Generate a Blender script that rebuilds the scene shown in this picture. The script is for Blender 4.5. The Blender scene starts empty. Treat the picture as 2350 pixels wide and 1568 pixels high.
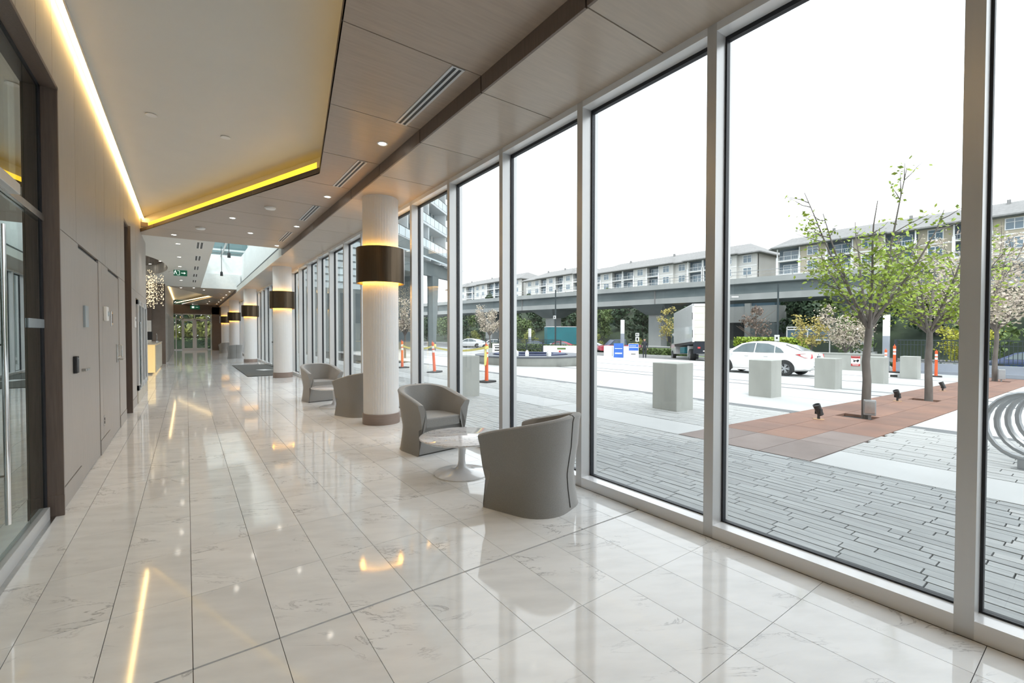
import bpy, bmesh, math, random
from mathutils import Vector, Matrix
random.seed(7)
PI = math.pi
R = math.radians
SC = bpy.context.scene
COL = SC.collection

# ------------------------------------------------------------------ camera, sky, sun, exposure
CAM_H = 1.4
cam_d = bpy.data.cameras.new('camera')
cam_d.sensor_width = 36.0
cam_d.lens = 36.0 * 1027.05 / 2350.0
cam_d.clip_start = 0.05
cam_d.clip_end = 1500.0
cam = bpy.data.objects.new('camera', cam_d)
COL.objects.link(cam)
YAW, PITCH, ROLL = .6287, -.0187, .0008
fw = Vector((math.sin(YAW) * math.cos(PITCH), math.cos(YAW) * math.cos(PITCH), math.sin(PITCH)))
rt = Vector((math.cos(YAW), -math.sin(YAW), 0.0))
up = rt.cross(fw)
rot = Matrix((rt, up, -fw)).transposed() @ Matrix.Rotation(ROLL, 3, 'Z')
cam.matrix_world = Matrix.Translation((0, 0, CAM_H)) @ rot.to_4x4()
SC.camera = cam

w = bpy.data.worlds.new('overcast_sky')
SC.world = w
w.use_nodes = True
nt = w.node_tree
nt.nodes.clear()
wo = nt.nodes.new('ShaderNodeOutputWorld')
bg = nt.nodes.new('ShaderNodeBackground')
nz = nt.nodes.new('ShaderNodeTexNoise')
nz.inputs['Scale'].default_value = 1.6
nz.inputs['Detail'].default_value = 4.0
rp = nt.nodes.new('ShaderNodeValToRGB')
rp.color_ramp.elements[0].position = .3
rp.color_ramp.elements[0].color = (.88, .94, 1.0, 1)
rp.color_ramp.elements[1].position = .7
rp.color_ramp.elements[1].color = (.95, .98, 1.0, 1)
tc = nt.nodes.new('ShaderNodeTexCoord')
nt.links.new(tc.outputs['Generated'], nz.inputs['Vector'])
nt.links.new(nz.outputs['Fac'], rp.inputs['Fac'])
nt.links.new(rp.outputs['Color'], bg.inputs['Color'])
bg.inputs['Strength'].default_value = 1.75
nt.links.new(bg.outputs['Background'], wo.inputs['Surface'])

sun_d = bpy.data.lights.new('hazy_sun', 'SUN')
sun_d.energy = 1.3
sun_d.angle = R(14)
sun_d.color = (1.0, .97, .92)
sun = bpy.data.objects.new('hazy_sun', sun_d)
COL.objects.link(sun)
sun.rotation_euler = Vector((.42, .34, -.84)).to_track_quat('-Z', 'Y').to_euler()

SC.view_settings.view_transform = 'Standard'
SC.view_settings.look = 'None'
SC.view_settings.exposure = 0.6
SC.view_settings.gamma = 1.0
SC.view_settings.use_curve_mapping = False

# ------------------------------------------------------------------ materials
MATS = {}


def lin(c):
    return tuple((v / 12.92 if v <= .04045 else ((v + .055) / 1.055) ** 2.4) for v in c)


def mat(name, c, c2=None, scale=8.0, rough=.5, metal=0.0, bump=0.0, stretch=(1, 1, 1), emit=0.0, emit_c=None,
        spec=.5, coat=0.0, rnd=0.0, detail=4.0, rvar=0.0, trans=0.0, sheen=0.0, contrast=(.3, .7)):
    m = bpy.data.materials.new(name)
    m.use_nodes = True
    n = m.node_tree.nodes
    l = m.node_tree.links
    b = n['Principled BSDF']
    t = n.new('ShaderNodeTexCoord')
    mp = n.new('ShaderNodeMapping')
    mp.inputs['Scale'].default_value = stretch
    l.new(t.outputs['Object'], mp.inputs['Vector'])
    if rnd:
        oi = n.new('ShaderNodeObjectInfo')
        mu = n.new('ShaderNodeMath')
        mu.operation = 'MULTIPLY'
        mu.inputs[1].default_value = 57.0
        l.new(oi.outputs['Random'], mu.inputs[0])
        l.new(mu.outputs[0], mp.inputs['Location'])
    nz = n.new('ShaderNodeTexNoise')
    nz.inputs['Scale'].default_value = scale
    nz.inputs['Detail'].default_value = detail
    l.new(mp.outputs['Vector'], nz.inputs['Vector'])
    r = n.new('ShaderNodeValToRGB')
    r.color_ramp.elements[0].position = contrast[0]
    r.color_ramp.elements[1].position = contrast[1]
    if c2 is None:
        c2 = tuple(v * .93 for v in c)
    r.color_ramp.elements[0].color = (*c2, 1)
    r.color_ramp.elements[1].color = (*c, 1)
    l.new(nz.outputs['Fac'], r.inputs['Fac'])
    out = r.outputs['Color']
    if rnd:
        hs = n.new('ShaderNodeHueSaturation')
        mr = n.new('ShaderNodeMapRange')
        mr.inputs['To Min'].default_value = 1.0 - rnd
        mr.inputs['To Max'].default_value = 1.0 + rnd
        l.new(oi.outputs['Random'], mr.inputs['Value'])
        l.new(mr.outputs['Result'], hs.inputs['Value'])
        l.new(out, hs.inputs['Color'])
        out = hs.outputs['Color']
    l.new(out, b.inputs['Base Color'])
    b.inputs['Roughness'].default_value = rough
    b.inputs['Metallic'].default_value = metal
    b.inputs['Specular IOR Level'].default_value = spec
    if coat:
        b.inputs['Coat Weight'].default_value = coat
        b.inputs['Coat Roughness'].default_value = .05
    if sheen:
        b.inputs['Sheen Weight'].default_value = sheen
    if trans:
        b.inputs['Transmission Weight'].default_value = trans
    if emit:
        b.inputs['Emission Color'].default_value = (*(emit_c or c), 1)
        b.inputs['Emission Strength'].default_value = emit
    if bump:
        bp = n.new('ShaderNodeBump')
        bp.inputs['Strength'].default_value = bump
        bp.inputs['Distance'].default_value = .01
        l.new(nz.outputs['Fac'], bp.inputs['Height'])
        l.new(bp.outputs['Normal'], b.inputs['Normal'])
    MATS[name] = m
    return m


def marble(name, base, vein, rough, use_random=True, vein_scale=1.5, tone=.05, mask=(.49, .70)):
    """polished stone: soft clouding plus thin broken veins"""
    m = bpy.data.materials.new(name)
    m.use_nodes = True
    n = m.node_tree.nodes
    l = m.node_tree.links
    b = n['Principled BSDF']
    t = n.new('ShaderNodeTexCoord')
    mp = n.new('ShaderNodeMapping')
    l.new(t.outputs['Object'], mp.inputs['Vector'])
    oi = n.new('ShaderNodeObjectInfo')
    ge = n.new('ShaderNodeNewGeometry')
    ad = n.new('ShaderNodeMath')
    l.new(oi.outputs['Random'], ad.inputs[0])
    l.new(ge.outputs['Random Per Island'], ad.inputs[1])
    fr = n.new('ShaderNodeMath')
    fr.operation = 'FRACT'
    l.new(ad.outputs[0], fr.inputs[0])
    mu = n.new('ShaderNodeMath')
    mu.operation = 'MULTIPLY'
    mu.inputs[1].default_value = 91.0
    l.new(fr.outputs[0], mu.inputs[0])
    l.new(mu.outputs[0], mp.inputs['Location'])
    mp.inputs['Rotation'].default_value = (0, 0, .5)
    # veins = thin band of a distorted noise
    nz = n.new('ShaderNodeTexNoise')
    nz.inputs['Scale'].default_value = vein_scale
    nz.inputs['Detail'].default_value = 9.0
    nz.inputs['Roughness'].default_value = .62
    nz.inputs['Distortion'].default_value = 1.4
    mp2 = n.new('ShaderNodeMapping')
    mp2.inputs['Scale'].default_value = (1.0, 2.6, 1.0)
    l.new(mp.outputs['Vector'], mp2.inputs['Vector'])
    l.new(mp2.outputs['Vector'], nz.inputs['Vector'])
    r = n.new('ShaderNodeValToRGB')
    e = r.color_ramp.elements
    e[0].position = .487
    e[0].color = (0, 0, 0, 1)
    e[1].position = .513
    e[1].color = (0, 0, 0, 1)
    x = e.new(.50)
    x.color = (1, 1, 1, 1)
    l.new(nz.outputs['Fac'], r.inputs['Fac'])
    # where veins appear at all
    n2 = n.new('ShaderNodeTexNoise')
    n2.inputs['Scale'].default_value = 2.2
    n2.inputs['Detail'].default_value = 2.0
    l.new(mp.outputs['Vector'], n2.inputs['Vector'])
    r2 = n.new('ShaderNodeValToRGB')
    r2.color_ramp.elements[0].position = mask[0]
    r2.color_ramp.elements[1].position = mask[1]
    l.new(n2.outputs['Fac'], r2.inputs['Fac'])
    mv = n.new('ShaderNodeMath')
    mv.operation = 'MULTIPLY'
    l.new(r.outputs['Color'], mv.inputs[0])
    l.new(r2.outputs['Color'], mv.inputs[1])
    # clouding
    n3 = n.new('ShaderNodeTexNoise')
    n3.inputs['Scale'].default_value = 3.5
    n3.inputs['Detail'].default_value = 6.0
    mp3 = n.new('ShaderNodeMapping')
    mp3.inputs['Scale'].default_value = (1.0, 3.0, 1.0)
    l.new(mp.outputs['Vector'], mp3.inputs['Vector'])
    l.new(mp3.outputs['Vector'], n3.inputs['Vector'])
    r3 = n.new('ShaderNodeValToRGB')
    r3.color_ramp.elements[0].position = .3
    r3.color_ramp.elements[0].color = (*[v * .9 for v in base], 1)
    r3.color_ramp.elements[1].position = .62
    r3.color_ramp.elements[1].color = (*base, 1)
    l.new(n3.outputs['Fac'], r3.inputs['Fac'])
    mx = n.new('ShaderNodeMix')
    mx.data_type = 'RGBA'
    l.new(mv.outputs[0], mx.inputs['Factor'])
    l.new(r3.outputs['Color'], mx.inputs['A'])
    mx.inputs['B'].default_value = (*vein, 1)
    hs = n.new('ShaderNodeHueSaturation')
    mr = n.new('ShaderNodeMapRange')
    mr.inputs['To Min'].default_value = 1.0 - tone
    mr.inputs['To Max'].default_value = 1.0 + tone
    l.new(fr.outputs[0], mr.inputs['Value'])
    l.new(mr.outputs['Result'], hs.inputs['Value'])
    l.new(mx.outputs['Result'], hs.inputs['Color'])
    l.new(hs.outputs['Color'], b.inputs['Base Color'])
    b.inputs['Roughness'].default_value = rough
    b.inputs['Specular IOR Level'].default_value = .5
    MATS[name] = m
    return m


def glass(name, tint, refl, rough=0.0, graz=.9):
    """a clear pane: lets light through straight and mirrors a little, more at grazing angles"""
    m = bpy.data.materials.new(name)
    m.use_nodes = True
    n = m.node_tree.nodes
    l = m.node_tree.links
    n.clear()
    o = n.new('ShaderNodeOutputMaterial')
    tr = n.new('ShaderNodeBsdfTransparent')
    tr.inputs['Color'].default_value = (*tint, 1)
    gl = n.new('ShaderNodeBsdfGlossy')
    gl.inputs['Roughness'].default_value = rough
    gl.inputs['Color'].default_value = (.95, 1.0, .99, 1)
    lw_ = n.new('ShaderNodeLayerWeight')
    lw_.inputs['Blend'].default_value = .5
    pw = n.new('ShaderNodeMath')
    pw.operation = 'POWER'
    pw.inputs[1].default_value = 5.0
    l.new(lw_.outputs['Facing'], pw.inputs[0])
    nz = n.new('ShaderNodeTexNoise')
    nz.inputs['Scale'].default_value = 3.0
    mu = n.new('ShaderNodeMath')
    mu.operation = 'MULTIPLY_ADD'
    mu.inputs[1].default_value = .006
    mu.inputs[2].default_value = refl
    l.new(nz.outputs['Fac'], mu.inputs[0])
    ad = n.new('ShaderNodeMath')
    ad.operation = 'MULTIPLY_ADD'
    ad.inputs[1].default_value = graz
    ad.use_clamp = True
    l.new(pw.outputs[0], ad.inputs[0])
    l.new(mu.outputs[0], ad.inputs[2])
    mx = n.new('ShaderNodeMixShader')
    l.new(ad.outputs[0], mx.inputs['Fac'])
    l.new(tr.outputs['BSDF'], mx.inputs[1])
    l.new(gl.outputs['BSDF'], mx.inputs[2])
    l.new(mx.outputs['Shader'], o.inputs['Surface'])
    MATS[name] = m
    return m


M_tile = marble('polished_marble_tile', (.83, .835, .835), (.30, .30, .31), .06)
M_joint = mat('floor_joint', (.10, .085, .07), rough=.8)
M_table = marble('veined_marble_top', (.74, .73, .74), (.16, .16, .18), .06, vein_scale=3.2, mask=(.25, .45))
M_ceilwood = mat('ceiling_wood_veneer', (.43, .345, .275), (.375, .30, .24), scale=3.0, stretch=(1.2, 14, 14), rough=.33, rnd=.04, detail=8)
M_soffit_daylit = mat('daylight_brightened_veneer', (.50, .425, .35), (.44, .375, .31), scale=3.0, stretch=(1.2, 14, 14), rough=.30, rnd=.03, detail=8)  # ceiling veneer lightened; outdoor light from the windows is put into its colour
M_fascia = mat('beam_wood_veneer', (.20, .152, .125), (.165, .125, .10), scale=3.0, stretch=(30, 30, 1.5), rough=.45, rnd=.05, detail=8)
M_wallwood = mat('wall_wood_veneer', (.42, .38, .345), (.375, .34, .31), scale=3.0, stretch=(20, 20, 1.2), rough=.45, rnd=.03, detail=8)
M_darkwood = mat('dark_wood_veneer', (.165, .122, .102), (.13, .097, .08), scale=3.0, stretch=(30, 30, 1.5), rough=.42, rnd=.05, detail=8)
M_brown = mat('brown_fabric_wall', (.175, .14, .122), (.15, .12, .10), scale=5, rough=.7)
M_plaster = mat('white_plaster', (.74, .73, .69), (.72, .71, .67), scale=2.0, rough=.85)
M_white = mat('white_paint', (.86, .86, .85), rough=.6)
M_column = mat('white_column_paint', (.80, .785, .775), (.78, .765, .755), scale=6, rough=.55)
M_alu = mat('satin_aluminium', (.62, .62, .62), (.605, .605, .605), scale=4, rough=.33, metal=.35, stretch=(8, 8, .6))
M_sill_skylit = mat('sky_brightened_aluminium', (.84, .85, .87), (.82, .83, .85), scale=4, rough=.22, stretch=(8, .6, 8), coat=.4)  # paler, bluer aluminium: sky light on sills and head rails put into the colour
M_gasket = mat('black_gasket', (.012, .014, .02), rough=.5)
M_bronze = mat('brushed_bronze', (.115, .082, .052), (.085, .06, .038), scale=4, stretch=(40, 40, .6), rough=.28, metal=.75)
M_steel = mat('brushed_steel', (.62, .62, .61), (.52, .52, .51), scale=12, rough=.25, metal=1.0)
M_chrome = mat('polished_chrome', (.8, .8, .8), rough=.08, metal=1.0)
M_black = mat('black_plastic', (.02, .02, .022), rough=.4)
M_fabric = mat('grey_wool_fabric', (.31, .305, .295), (.25, .245, .235), scale=220, rough=.95, bump=.25, sheen=.55, detail=2)
M_piping = mat('dark_piping', (.05, .048, .045), rough=.8)
M_lacquer = mat('white_lacquer', (.82, .82, .83), rough=.12, coat=.6)
M_signgrey = mat('pale_blue_sign_plate', (.42, .48, .52), rough=.3, metal=.3)
M_led_y = mat('yellow_led_strip', (1, .62, .05), emit=1.25, emit_c=(1.0, .60, .03))
M_led_w = mat('warm_white_led_strip', (1, .8, .5), emit=14.0, emit_c=(1.0, .66, .24))
M_led_f = mat('far_led_strip', (1, .8, .5), emit=3.2, emit_c=(1.0, .72, .34))
M_led_col = mat('amber_led_ring', (1, .7, .2), emit=13.0, emit_c=(1.0, .58, .11))
M_lamp = mat('downlight_lens', (1, .95, .85), emit=9.0, emit_c=(1.0, .92, .80))
M_bead = mat('crystal_bead', (1, .85, .6), emit=.75, emit_c=(1.0, .80, .52))
M_onyx = mat('backlit_onyx', (.85, .66, .33), (.75, .52, .22), scale=1.6, rough=.2, emit=.38, emit_c=(1.0, .72, .32), stretch=(1, 1, .35))
M_stone = mat('pale_stone', (.62, .56, .47), (.52, .47, .39), scale=3, rough=.2)
M_exit = mat('exit_green', (.008, .10, .055), emit=.10, emit_c=(.01, .30, .14))
M_exitw = mat('exit_white', (.9, .95, .92), emit=.6, emit_c=(.85, 1, .92))
M_pane = glass('clear_pane', (.97, .985, .985), .03)
M_doorpane = glass('dark_door_pane', (.62, .70, .67), .20)
M_darkgl = glass('skylight_pane', (.90, .96, .96), .0, graz=.2)
M_mat = mat('grey_entrance_mat', (.13, .13, .12), (.10, .10, .095), scale=120, rough=.95, bump=.3)

# ------------------------------------------------------------------ mesh helpers
class MB:
    def __init__(s):
        s.v = []
        s.f = []

    def add(s, vs, fs):
        o = len(s.v)
        s.v += [tuple(v) for v in vs]
        s.f += [tuple(i + o for i in f) for f in fs]
        return s

    def box(s, x0, y0, z0, x1, y1, z1):
        x0, x1 = sorted((x0, x1))
        y0, y1 = sorted((y0, y1))
        z0, z1 = sorted((z0, z1))
        return s.add([(x0, y0, z0), (x1, y0, z0), (x1, y1, z0), (x0, y1, z0), (x0, y0, z1), (x1, y0, z1), (x1, y1, z1), (x0, y1, z1)],
                     [(3, 2, 1, 0), (4, 5, 6, 7), (0, 1, 5, 4), (1, 2, 6, 5), (2, 3, 7, 6), (3, 0, 4, 7)])

    def prism(s, poly, z0, z1, zf=None):
        """counter-clockwise polygon in XY pulled from z0 to z1"""
        n = len(poly)
        a = sum(poly[i][0] * poly[(i + 1) % n][1] - poly[(i + 1) % n][0] * poly[i][1] for i in range(n))
        if a < 0:
            poly = poly[::-1]
        vs = [(x, y, z0) for x, y in poly] + [(x, y, z1) for x, y in poly]
        fs = [tuple(range(n - 1, -1, -1)), tuple(range(n, 2 * n))]
        fs += [(i, (i + 1) % n, n + (i + 1) % n, n + i) for i in range(n)]
        return s.add(vs, fs)

    def prism_x(s, poly, x0, x1):
        """polygon in YZ pulled along X"""
        n = len(poly)
        a = sum(poly[i][0] * poly[(i + 1) % n][1] - poly[(i + 1) % n][0] * poly[i][1] for i in range(n))
        if a < 0:
            poly = poly[::-1]
        x0, x1 = sorted((x0, x1))
        vs = [(x0, y, z) for y, z in poly] + [(x1, y, z) for y, z in poly]
        fs = [tuple(range(n - 1, -1, -1)), tuple(range(n, 2 * n))]
        fs += [(i, (i + 1) % n, n + (i + 1) % n, n + i) for i in range(n)]
        return s.add(vs, fs)

    def lathe(s, prof, n=24, c=(0, 0, 0), cap=True):
        """profile of (radius, z) turned round Z"""
        vs = []
        for r, z in prof:
            for k in range(n):
                a = 2 * PI * k / n
                vs.append((c[0] + r * math.cos(a), c[1] + r * math.sin(a), c[2] + z))
        fs = []
        for i in range(len(prof) - 1):
            for k in range(n):
                k2 = (k + 1) % n
                fs.append((i * n + k, i * n + k2, (i + 1) * n + k2, (i + 1) * n + k))
        if cap:
            fs.append(tuple(range(n - 1, -1, -1)))
            fs.append(tuple(range((len(prof) - 1) * n, len(prof) * n)))
        return s.add(vs, fs)

    def tube(s, pts, r, n=8, r2=None):
        pts = [Vector(p) for p in pts]
        m = len(pts)
        vs = []
        ref = None
        for i, p in enumerate(pts):
            d = (pts[min(i + 1, m - 1)] - pts[max(i - 1, 0)]).normalized()
            if ref is None:
                ref = Vector((0, 0, 1)) if abs(d.z) < .9 else Vector((1, 0, 0))
            a = d.cross(ref).normalized()
            b = d.cross(a).normalized()
            ref = a.cross(d)
            rr = r if r2 is None else r + (r2 - r) * i / (m - 1)
            for k in range(n):
                t = 2 * PI * k / n
                vs.append(p + a * (rr * math.cos(t)) + b * (rr * math.sin(t)))
        fs = []
        for i in range(m - 1):
            for k in range(n):
                k2 = (k + 1) % n
                fs.append((i * n + k, (i + 1) * n + k, (i + 1) * n + k2, i * n + k2))
        fs.append(tuple(range(n)))
        fs.append(tuple(range(m * n - 1, (m - 1) * n - 1, -1)))
        return s.add(vs, fs)

    def bar(s, p, q, a, b=None):
        """square bar from p to q"""
        p, q = Vector(p), Vector(q)
        d = (q - p).normalized()
        ref = Vector((0, 0, 1)) if abs(d.z) < .9 else Vector((1, 0, 0))
        u = d.cross(ref).normalized() * (a / 2)
        v = u.cross(d).normalized() * ((b or a) / 2)
        vs = [p - u - v, p + u - v, p + u + v, p - u + v, q - u - v, q + u - v, q + u + v, q - u + v]
        return s.add(vs, [(3, 2, 1, 0), (4, 5, 6, 7), (0, 1, 5, 4), (1, 2, 6, 5), (2, 3, 7, 6), (3, 0, 4, 7)])

    def quad(s, a, b, c, d):
        return s.add([a, b, c, d], [(0, 1, 2, 3)])

    def loft(s, rings, cap=True, closed=True):
        n = len(rings[0])
        vs = [p for r in rings for p in r]
        fs = []
        for i in range(len(rings) - 1):
            for k in range(n if closed else n - 1):
                k2 = (k + 1) % n
                fs.append((i * n + k, i * n + k2, (i + 1) * n + k2, (i + 1) * n + k))
        if cap:
            fs.append(tuple(range(n - 1, -1, -1)))
            fs.append(tuple(range((len(rings) - 1) * n, len(rings) * n)))
        return s.add(vs, fs)

    def mesh(s, name, m, smooth=False, angle=40):
        me = bpy.data.meshes.new(name)
        me.from_pydata(s.v, [], s.f)
        if smooth:
            bm = bmesh.new()
            bm.from_mesh(me)
            bmesh.ops.recalc_face_normals(bm, faces=bm.faces)
            bm.to_mesh(me)
            bm.free()
            me.shade_smooth()
            me.set_sharp_from_angle(angle=R(angle))
        me.materials.append(m)
        me.update()
        return me


def link(name, me, parent=None, loc=None, rz=None, label=None):
    o = bpy.data.objects.new(name, me)
    COL.objects.link(o)
    if parent is not None:
        o.parent = parent
    if loc is not None:
        o.location = loc
    if rz is not None:
        o.rotation_euler = (0, 0, rz)
    if label:
        o['label'] = label
    return o


def part(name, mb, m, parent=None, smooth=False, bevel=0, label=None, loc=None, rz=None, angle=40, seg=2, kind=None):
    o = link(name, mb.mesh(name, m, smooth, angle), parent, loc, rz, label)
    if bevel:
        md = o.modifiers.new('edge', 'BEVEL')
        md.width = bevel
        md.segments = seg
        md.limit_method = 'ANGLE'
        md.angle_limit = R(35)
        md.harden_normals = False
    if kind:
        o['kind'] = kind
    return o


def tag(o, label=None, cat=None, group=None, kind=None):
    if label:
        o['label'] = label
    if cat:
        o['category'] = cat
    if group:
        o['group'] = group
    if kind:
        o['kind'] = kind
    return o


def thing(name, label, cat, loc=(0, 0, 0), rz=0, group=None):
    o = link(name, None, None, loc, rz)
    return tag(o, label, cat, group)


def struct(name, label=None, cat=None, loc=(0, 0, 0), rz=0):
    o = link(name, None, None, loc, rz)
    o['kind'] = 'structure'
    return tag(o, label, cat)


def dup(src, loc, rz=0, label=None, group=None, scale=None):
    c = src.copy()
    COL.objects.link(c)
    c.location = loc
    c.rotation_euler = (0, 0, rz)
    if scale:
        c.scale = scale
    if label:
        c['label'] = label
    if group:
        c['group'] = group
    for ch in list(src.children):
        d = ch.copy()
        COL.objects.link(d)
        d.parent = c
        for g in list(ch.children):
            e = g.copy()
            COL.objects.link(e)
            e.parent = d
    return c


def arc(cx, cy, r, a0, a1, n):
    return [(cx + r * math.cos(a0 + (a1 - a0) * i / n), cy + r * math.sin(a0 + (a1 - a0) * i / n)) for i in range(n + 1)]


# ------------------------------------------------------------------ room constants
XW = 2.89          # inner face of the window wall
XL = -.80          # left wall
ZC = 3.48          # low ceiling strip by the windows
ZW = 3.62          # wood ceiling over the corridor
XB = 2.08          # dropped beam between them
YE = 43.4          # end wall
YB = -6.0          # behind the photographer
Y1, Y2 = 13.15, 26.7   # the reception zone with skylight
S1 = 2.06          # a ceiling joint
PW = 1.2565        # panel and window module

# ------------------------------------------------------------------ floor: marble tiles with open joints
TW, TL = .32476, .6388
fl = struct('floor', 'polished white marble tile floor of the long lobby corridor', 'floor')
part('joint_bed', MB().box(-5.5, YB, -.10, 2.97, YE + 6, -.012), M_joint, fl)
XG = [XL - .06, -.642] + [-.642 + TW * i for i in range(1, 11)] + [XW - .006]
tile_me = {}
rest = MB()


def tile_mesh(wd, ln):
    k = (round(wd, 3), round(ln, 3))
    if k not in tile_me:
        tile_me[k] = MB().box(-wd / 2, -ln / 2, -.012, wd / 2, ln / 2, 0).mesh('tile', M_tile)
    return tile_me[k]


for j in range(-13, 66):
    y0 = 2.265 + TL * j
    y1 = y0 + TL
    g0 = .006 if j == 0 else .003 if j in (5, 15) else .0014
    g1 = .006 if j == -1 else .003 if j in (4, 14) else .0014
    y0 += g0
    y1 = min(y1 - g1, YE + .5)
    if y1 - y0 < .05:
        continue
    for i in range(12):
        xa, xb = XG[i] + .0014, XG[i + 1] - .0014
        if -4 <= j <= 20:
            link('tile', tile_mesh(xb - xa, y1 - y0), fl, ((xa + xb) / 2, (y0 + y1) / 2, 0))
        else:
            rest.box(xa, y0, -.012, xb, y1, 0)
    # reception area on the left
    if y0 > 14.2 and y1 < 26.5:
        for i in range(12):
            rest.box(XL - .06 - TW * (i + 1) + .0014, y0, -.012, XL - .06 - TW * i - .0014, y1, 0)
part('far_tiles', rest, M_tile, fl, kind='stuff')

# ------------------------------------------------------------------ window wall
MY = [.425 + 1.2555 * k for k in range(-5, 35)]
wi = 0
DOORB = (11, 16)       # mullion gap numbers that hold the glazed entrance doors
frame_me = pane_me = None
for k in range(len(MY) - 1):
    ya, yb = MY[k], MY[k + 1]
    if yb > YE:
        break
    wi += 1
    wn = struct('window_%d' % wi)
    if k == 0:
        mm = MB().box(XW, -.034, 0, XW + .11, .034, ZC + .02)
        mul_me = mm.mesh('mullion', M_alu)
        L = yb - ya
        sm = MB().box(XW, .034, 0, XW + .11, L - .034, .088)
        sill_me = sm.mesh('sill', M_sill_skylit)
        hm = MB().box(XW, .034, ZC - .055, XW + .11, L - .034, ZC + .02)
        head_me = hm.mesh('head_rail', M_sill_skylit)
        gk = MB()
        x0, x1 = XW + .11, XW + .15
        gk.box(x0, -.034, .05, x1, .046, ZC + .02)
        gk.box(x0, L - .046, .05, x1, L - .034, ZC + .02)
        gk.box(x0, .046, .05, x1, L - .046, .098)
        gk.box(x0, .046, ZC - .085, x1, L - .046, ZC + .02)
        gask_me = gk.mesh('gasket', M_gasket)
        pn = MB().box(XW + .125, .046, .098, XW + .128, L - .046, ZC - .085)
        pane_me = pn.mesh('pane', M_pane)
        cap = MB().box(x1, -.034, -.05, x1 + .05, .034, ZC + .1)
        cap_me = cap.mesh('outer_cap', M_alu)
    for nm, me in (('mullion', mul_me), ('sill', sill_me), ('head_rail', head_me), ('gasket', gask_me), ('pane', pane_me), ('outer_cap', cap_me)):
        link(nm, me, wn, (0, ya, 0))
ND = MY[wi]
part('window_post', MB().box(XW, ND - .034, 0, XW + .11, YE, ZC), M_alu, wn)
# base under the curtain wall and the slab edge over it
t = struct('wall_right')
part('kerb', MB().box(XW - .004, YB, -.4, XW + .15, YE, -.001), M_joint, t)
part('spandrel', MB().box(XW + .0, YB, ZC + .021, XW + .17, YE, 5.2), M_alu, t)

# ------------------------------------------------------------------ ceilings
ce = struct('ceiling', 'wood veneer ceiling panels with a white plaster recess edged in light', 'ceiling')
# edges of the white triangular recess
PX, PY = 1.51, 6.62


def x_right(y):
    return PX - (PY - y) * .1805


def x_far(y):
    return PX - (y - PY) * .3745


YF = PY + (PX - XL) / .3745     # where the far edge meets the left wall
joints = [S1 + PW * k for k in range(-6, 34)]


def cut(ya, yb):
    """outline of the wood ceiling between two joints"""
    xa = x_right(ya) if ya < PY else max(XL, x_far(ya))
    xb = x_right(yb) if yb < PY else max(XL, x_far(yb))
    pts = [(XB, ya), (XB, yb), (xb, yb)]
    if ya < PY < yb:
        pts.append((PX, PY))
    if ya < YF < yb:
        pts.append((XL, YF))
    pts.append((xa, ya))
    return pts


g = .005
for k in range(len(joints) - 1):
    ya, yb = joints[k] + g, joints[k + 1] - g
    if ya < YB or yb > YE + 1:
        continue
    if yb < Y1 + PW and ya < Y1 - .2:
        part('ceiling_panel', MB().prism(cut(ya, min(yb, Y1)), ZW, ZW + .07), M_ceilwood, ce)
    elif ya > Y2 - PW:
        # second wood zone: a white triangle is let into it too
        y0 = max(ya, Y2)

        def far_out(y):
            t = (y - Y2 - .2) / 6.3
            if t < 0:
                return None
            return XL + .12 + 2.02 * min(t, 1) if t < 1 else max(XL + .12, 1.34 - (y - 33.2) * .158)
        xl0, xl1 = far_out(y0) or XL, far_out(min(yb, YE)) or XL
        pts = [(XB, y0), (XB, min(yb, YE)), (xl1, min(yb, YE)), (xl0, y0)]
        if ya < 33.2 < yb:
            pts.insert(3, (1.34, 33.2))
        if y0 < YE - .1:
            part('ceiling_panel', MB().prism(pts, ZW, ZW + .07), M_ceilwood, ce)
    m_low = M_ceilwood
    part('soffit_panel', MB().box(XB + .02, ya, ZC, XW + .12, min(yb, YE), ZC + .04), M_soffit_daylit, ce)
    fm = M_fascia if (yb < Y1 + .4 or ya > Y2 - .4) else M_plaster
    part('fascia_panel', MB().box(XB - .002, ya + .003, ZC - .002, XB + .018, min(yb, YE) - .003, ZW + .09), fm, ce)
# dark void over the joints
part('ceiling_void', MB().box(XB, YB, ZW + .095, XW + .15, YE, ZW + .14).box(XB - .5, YB, ZW + .08, XB, Y1, ZW + .12), M_black, ce)
# white recess ceiling
ZR = 3.97
part('recess_ceiling', MB().prism([(-.735, YB), (2.0, YB), (2.0, Y1 + .4), (-.735, Y1 + 1.3)], ZR, ZR + .1), M_plaster, ce)
# back of the cove trough behind the panel edges
b = MB()
e = .17
b.prism([(PX + e, PY + e), (XL, YF + e * 1.25), (XL, YF + e * 1.25 + .05), (PX + e + .05, PY + e + .05)], ZW + .07, ZR)
b.prism([(PX + e, PY + e), (PX + e + .05, PY + e + .05), (x_right(YB) + e + .05, YB), (x_right(YB) + e, YB)], ZW + .07, ZR)
part('cove_back', b, M_plaster, ce)
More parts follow.
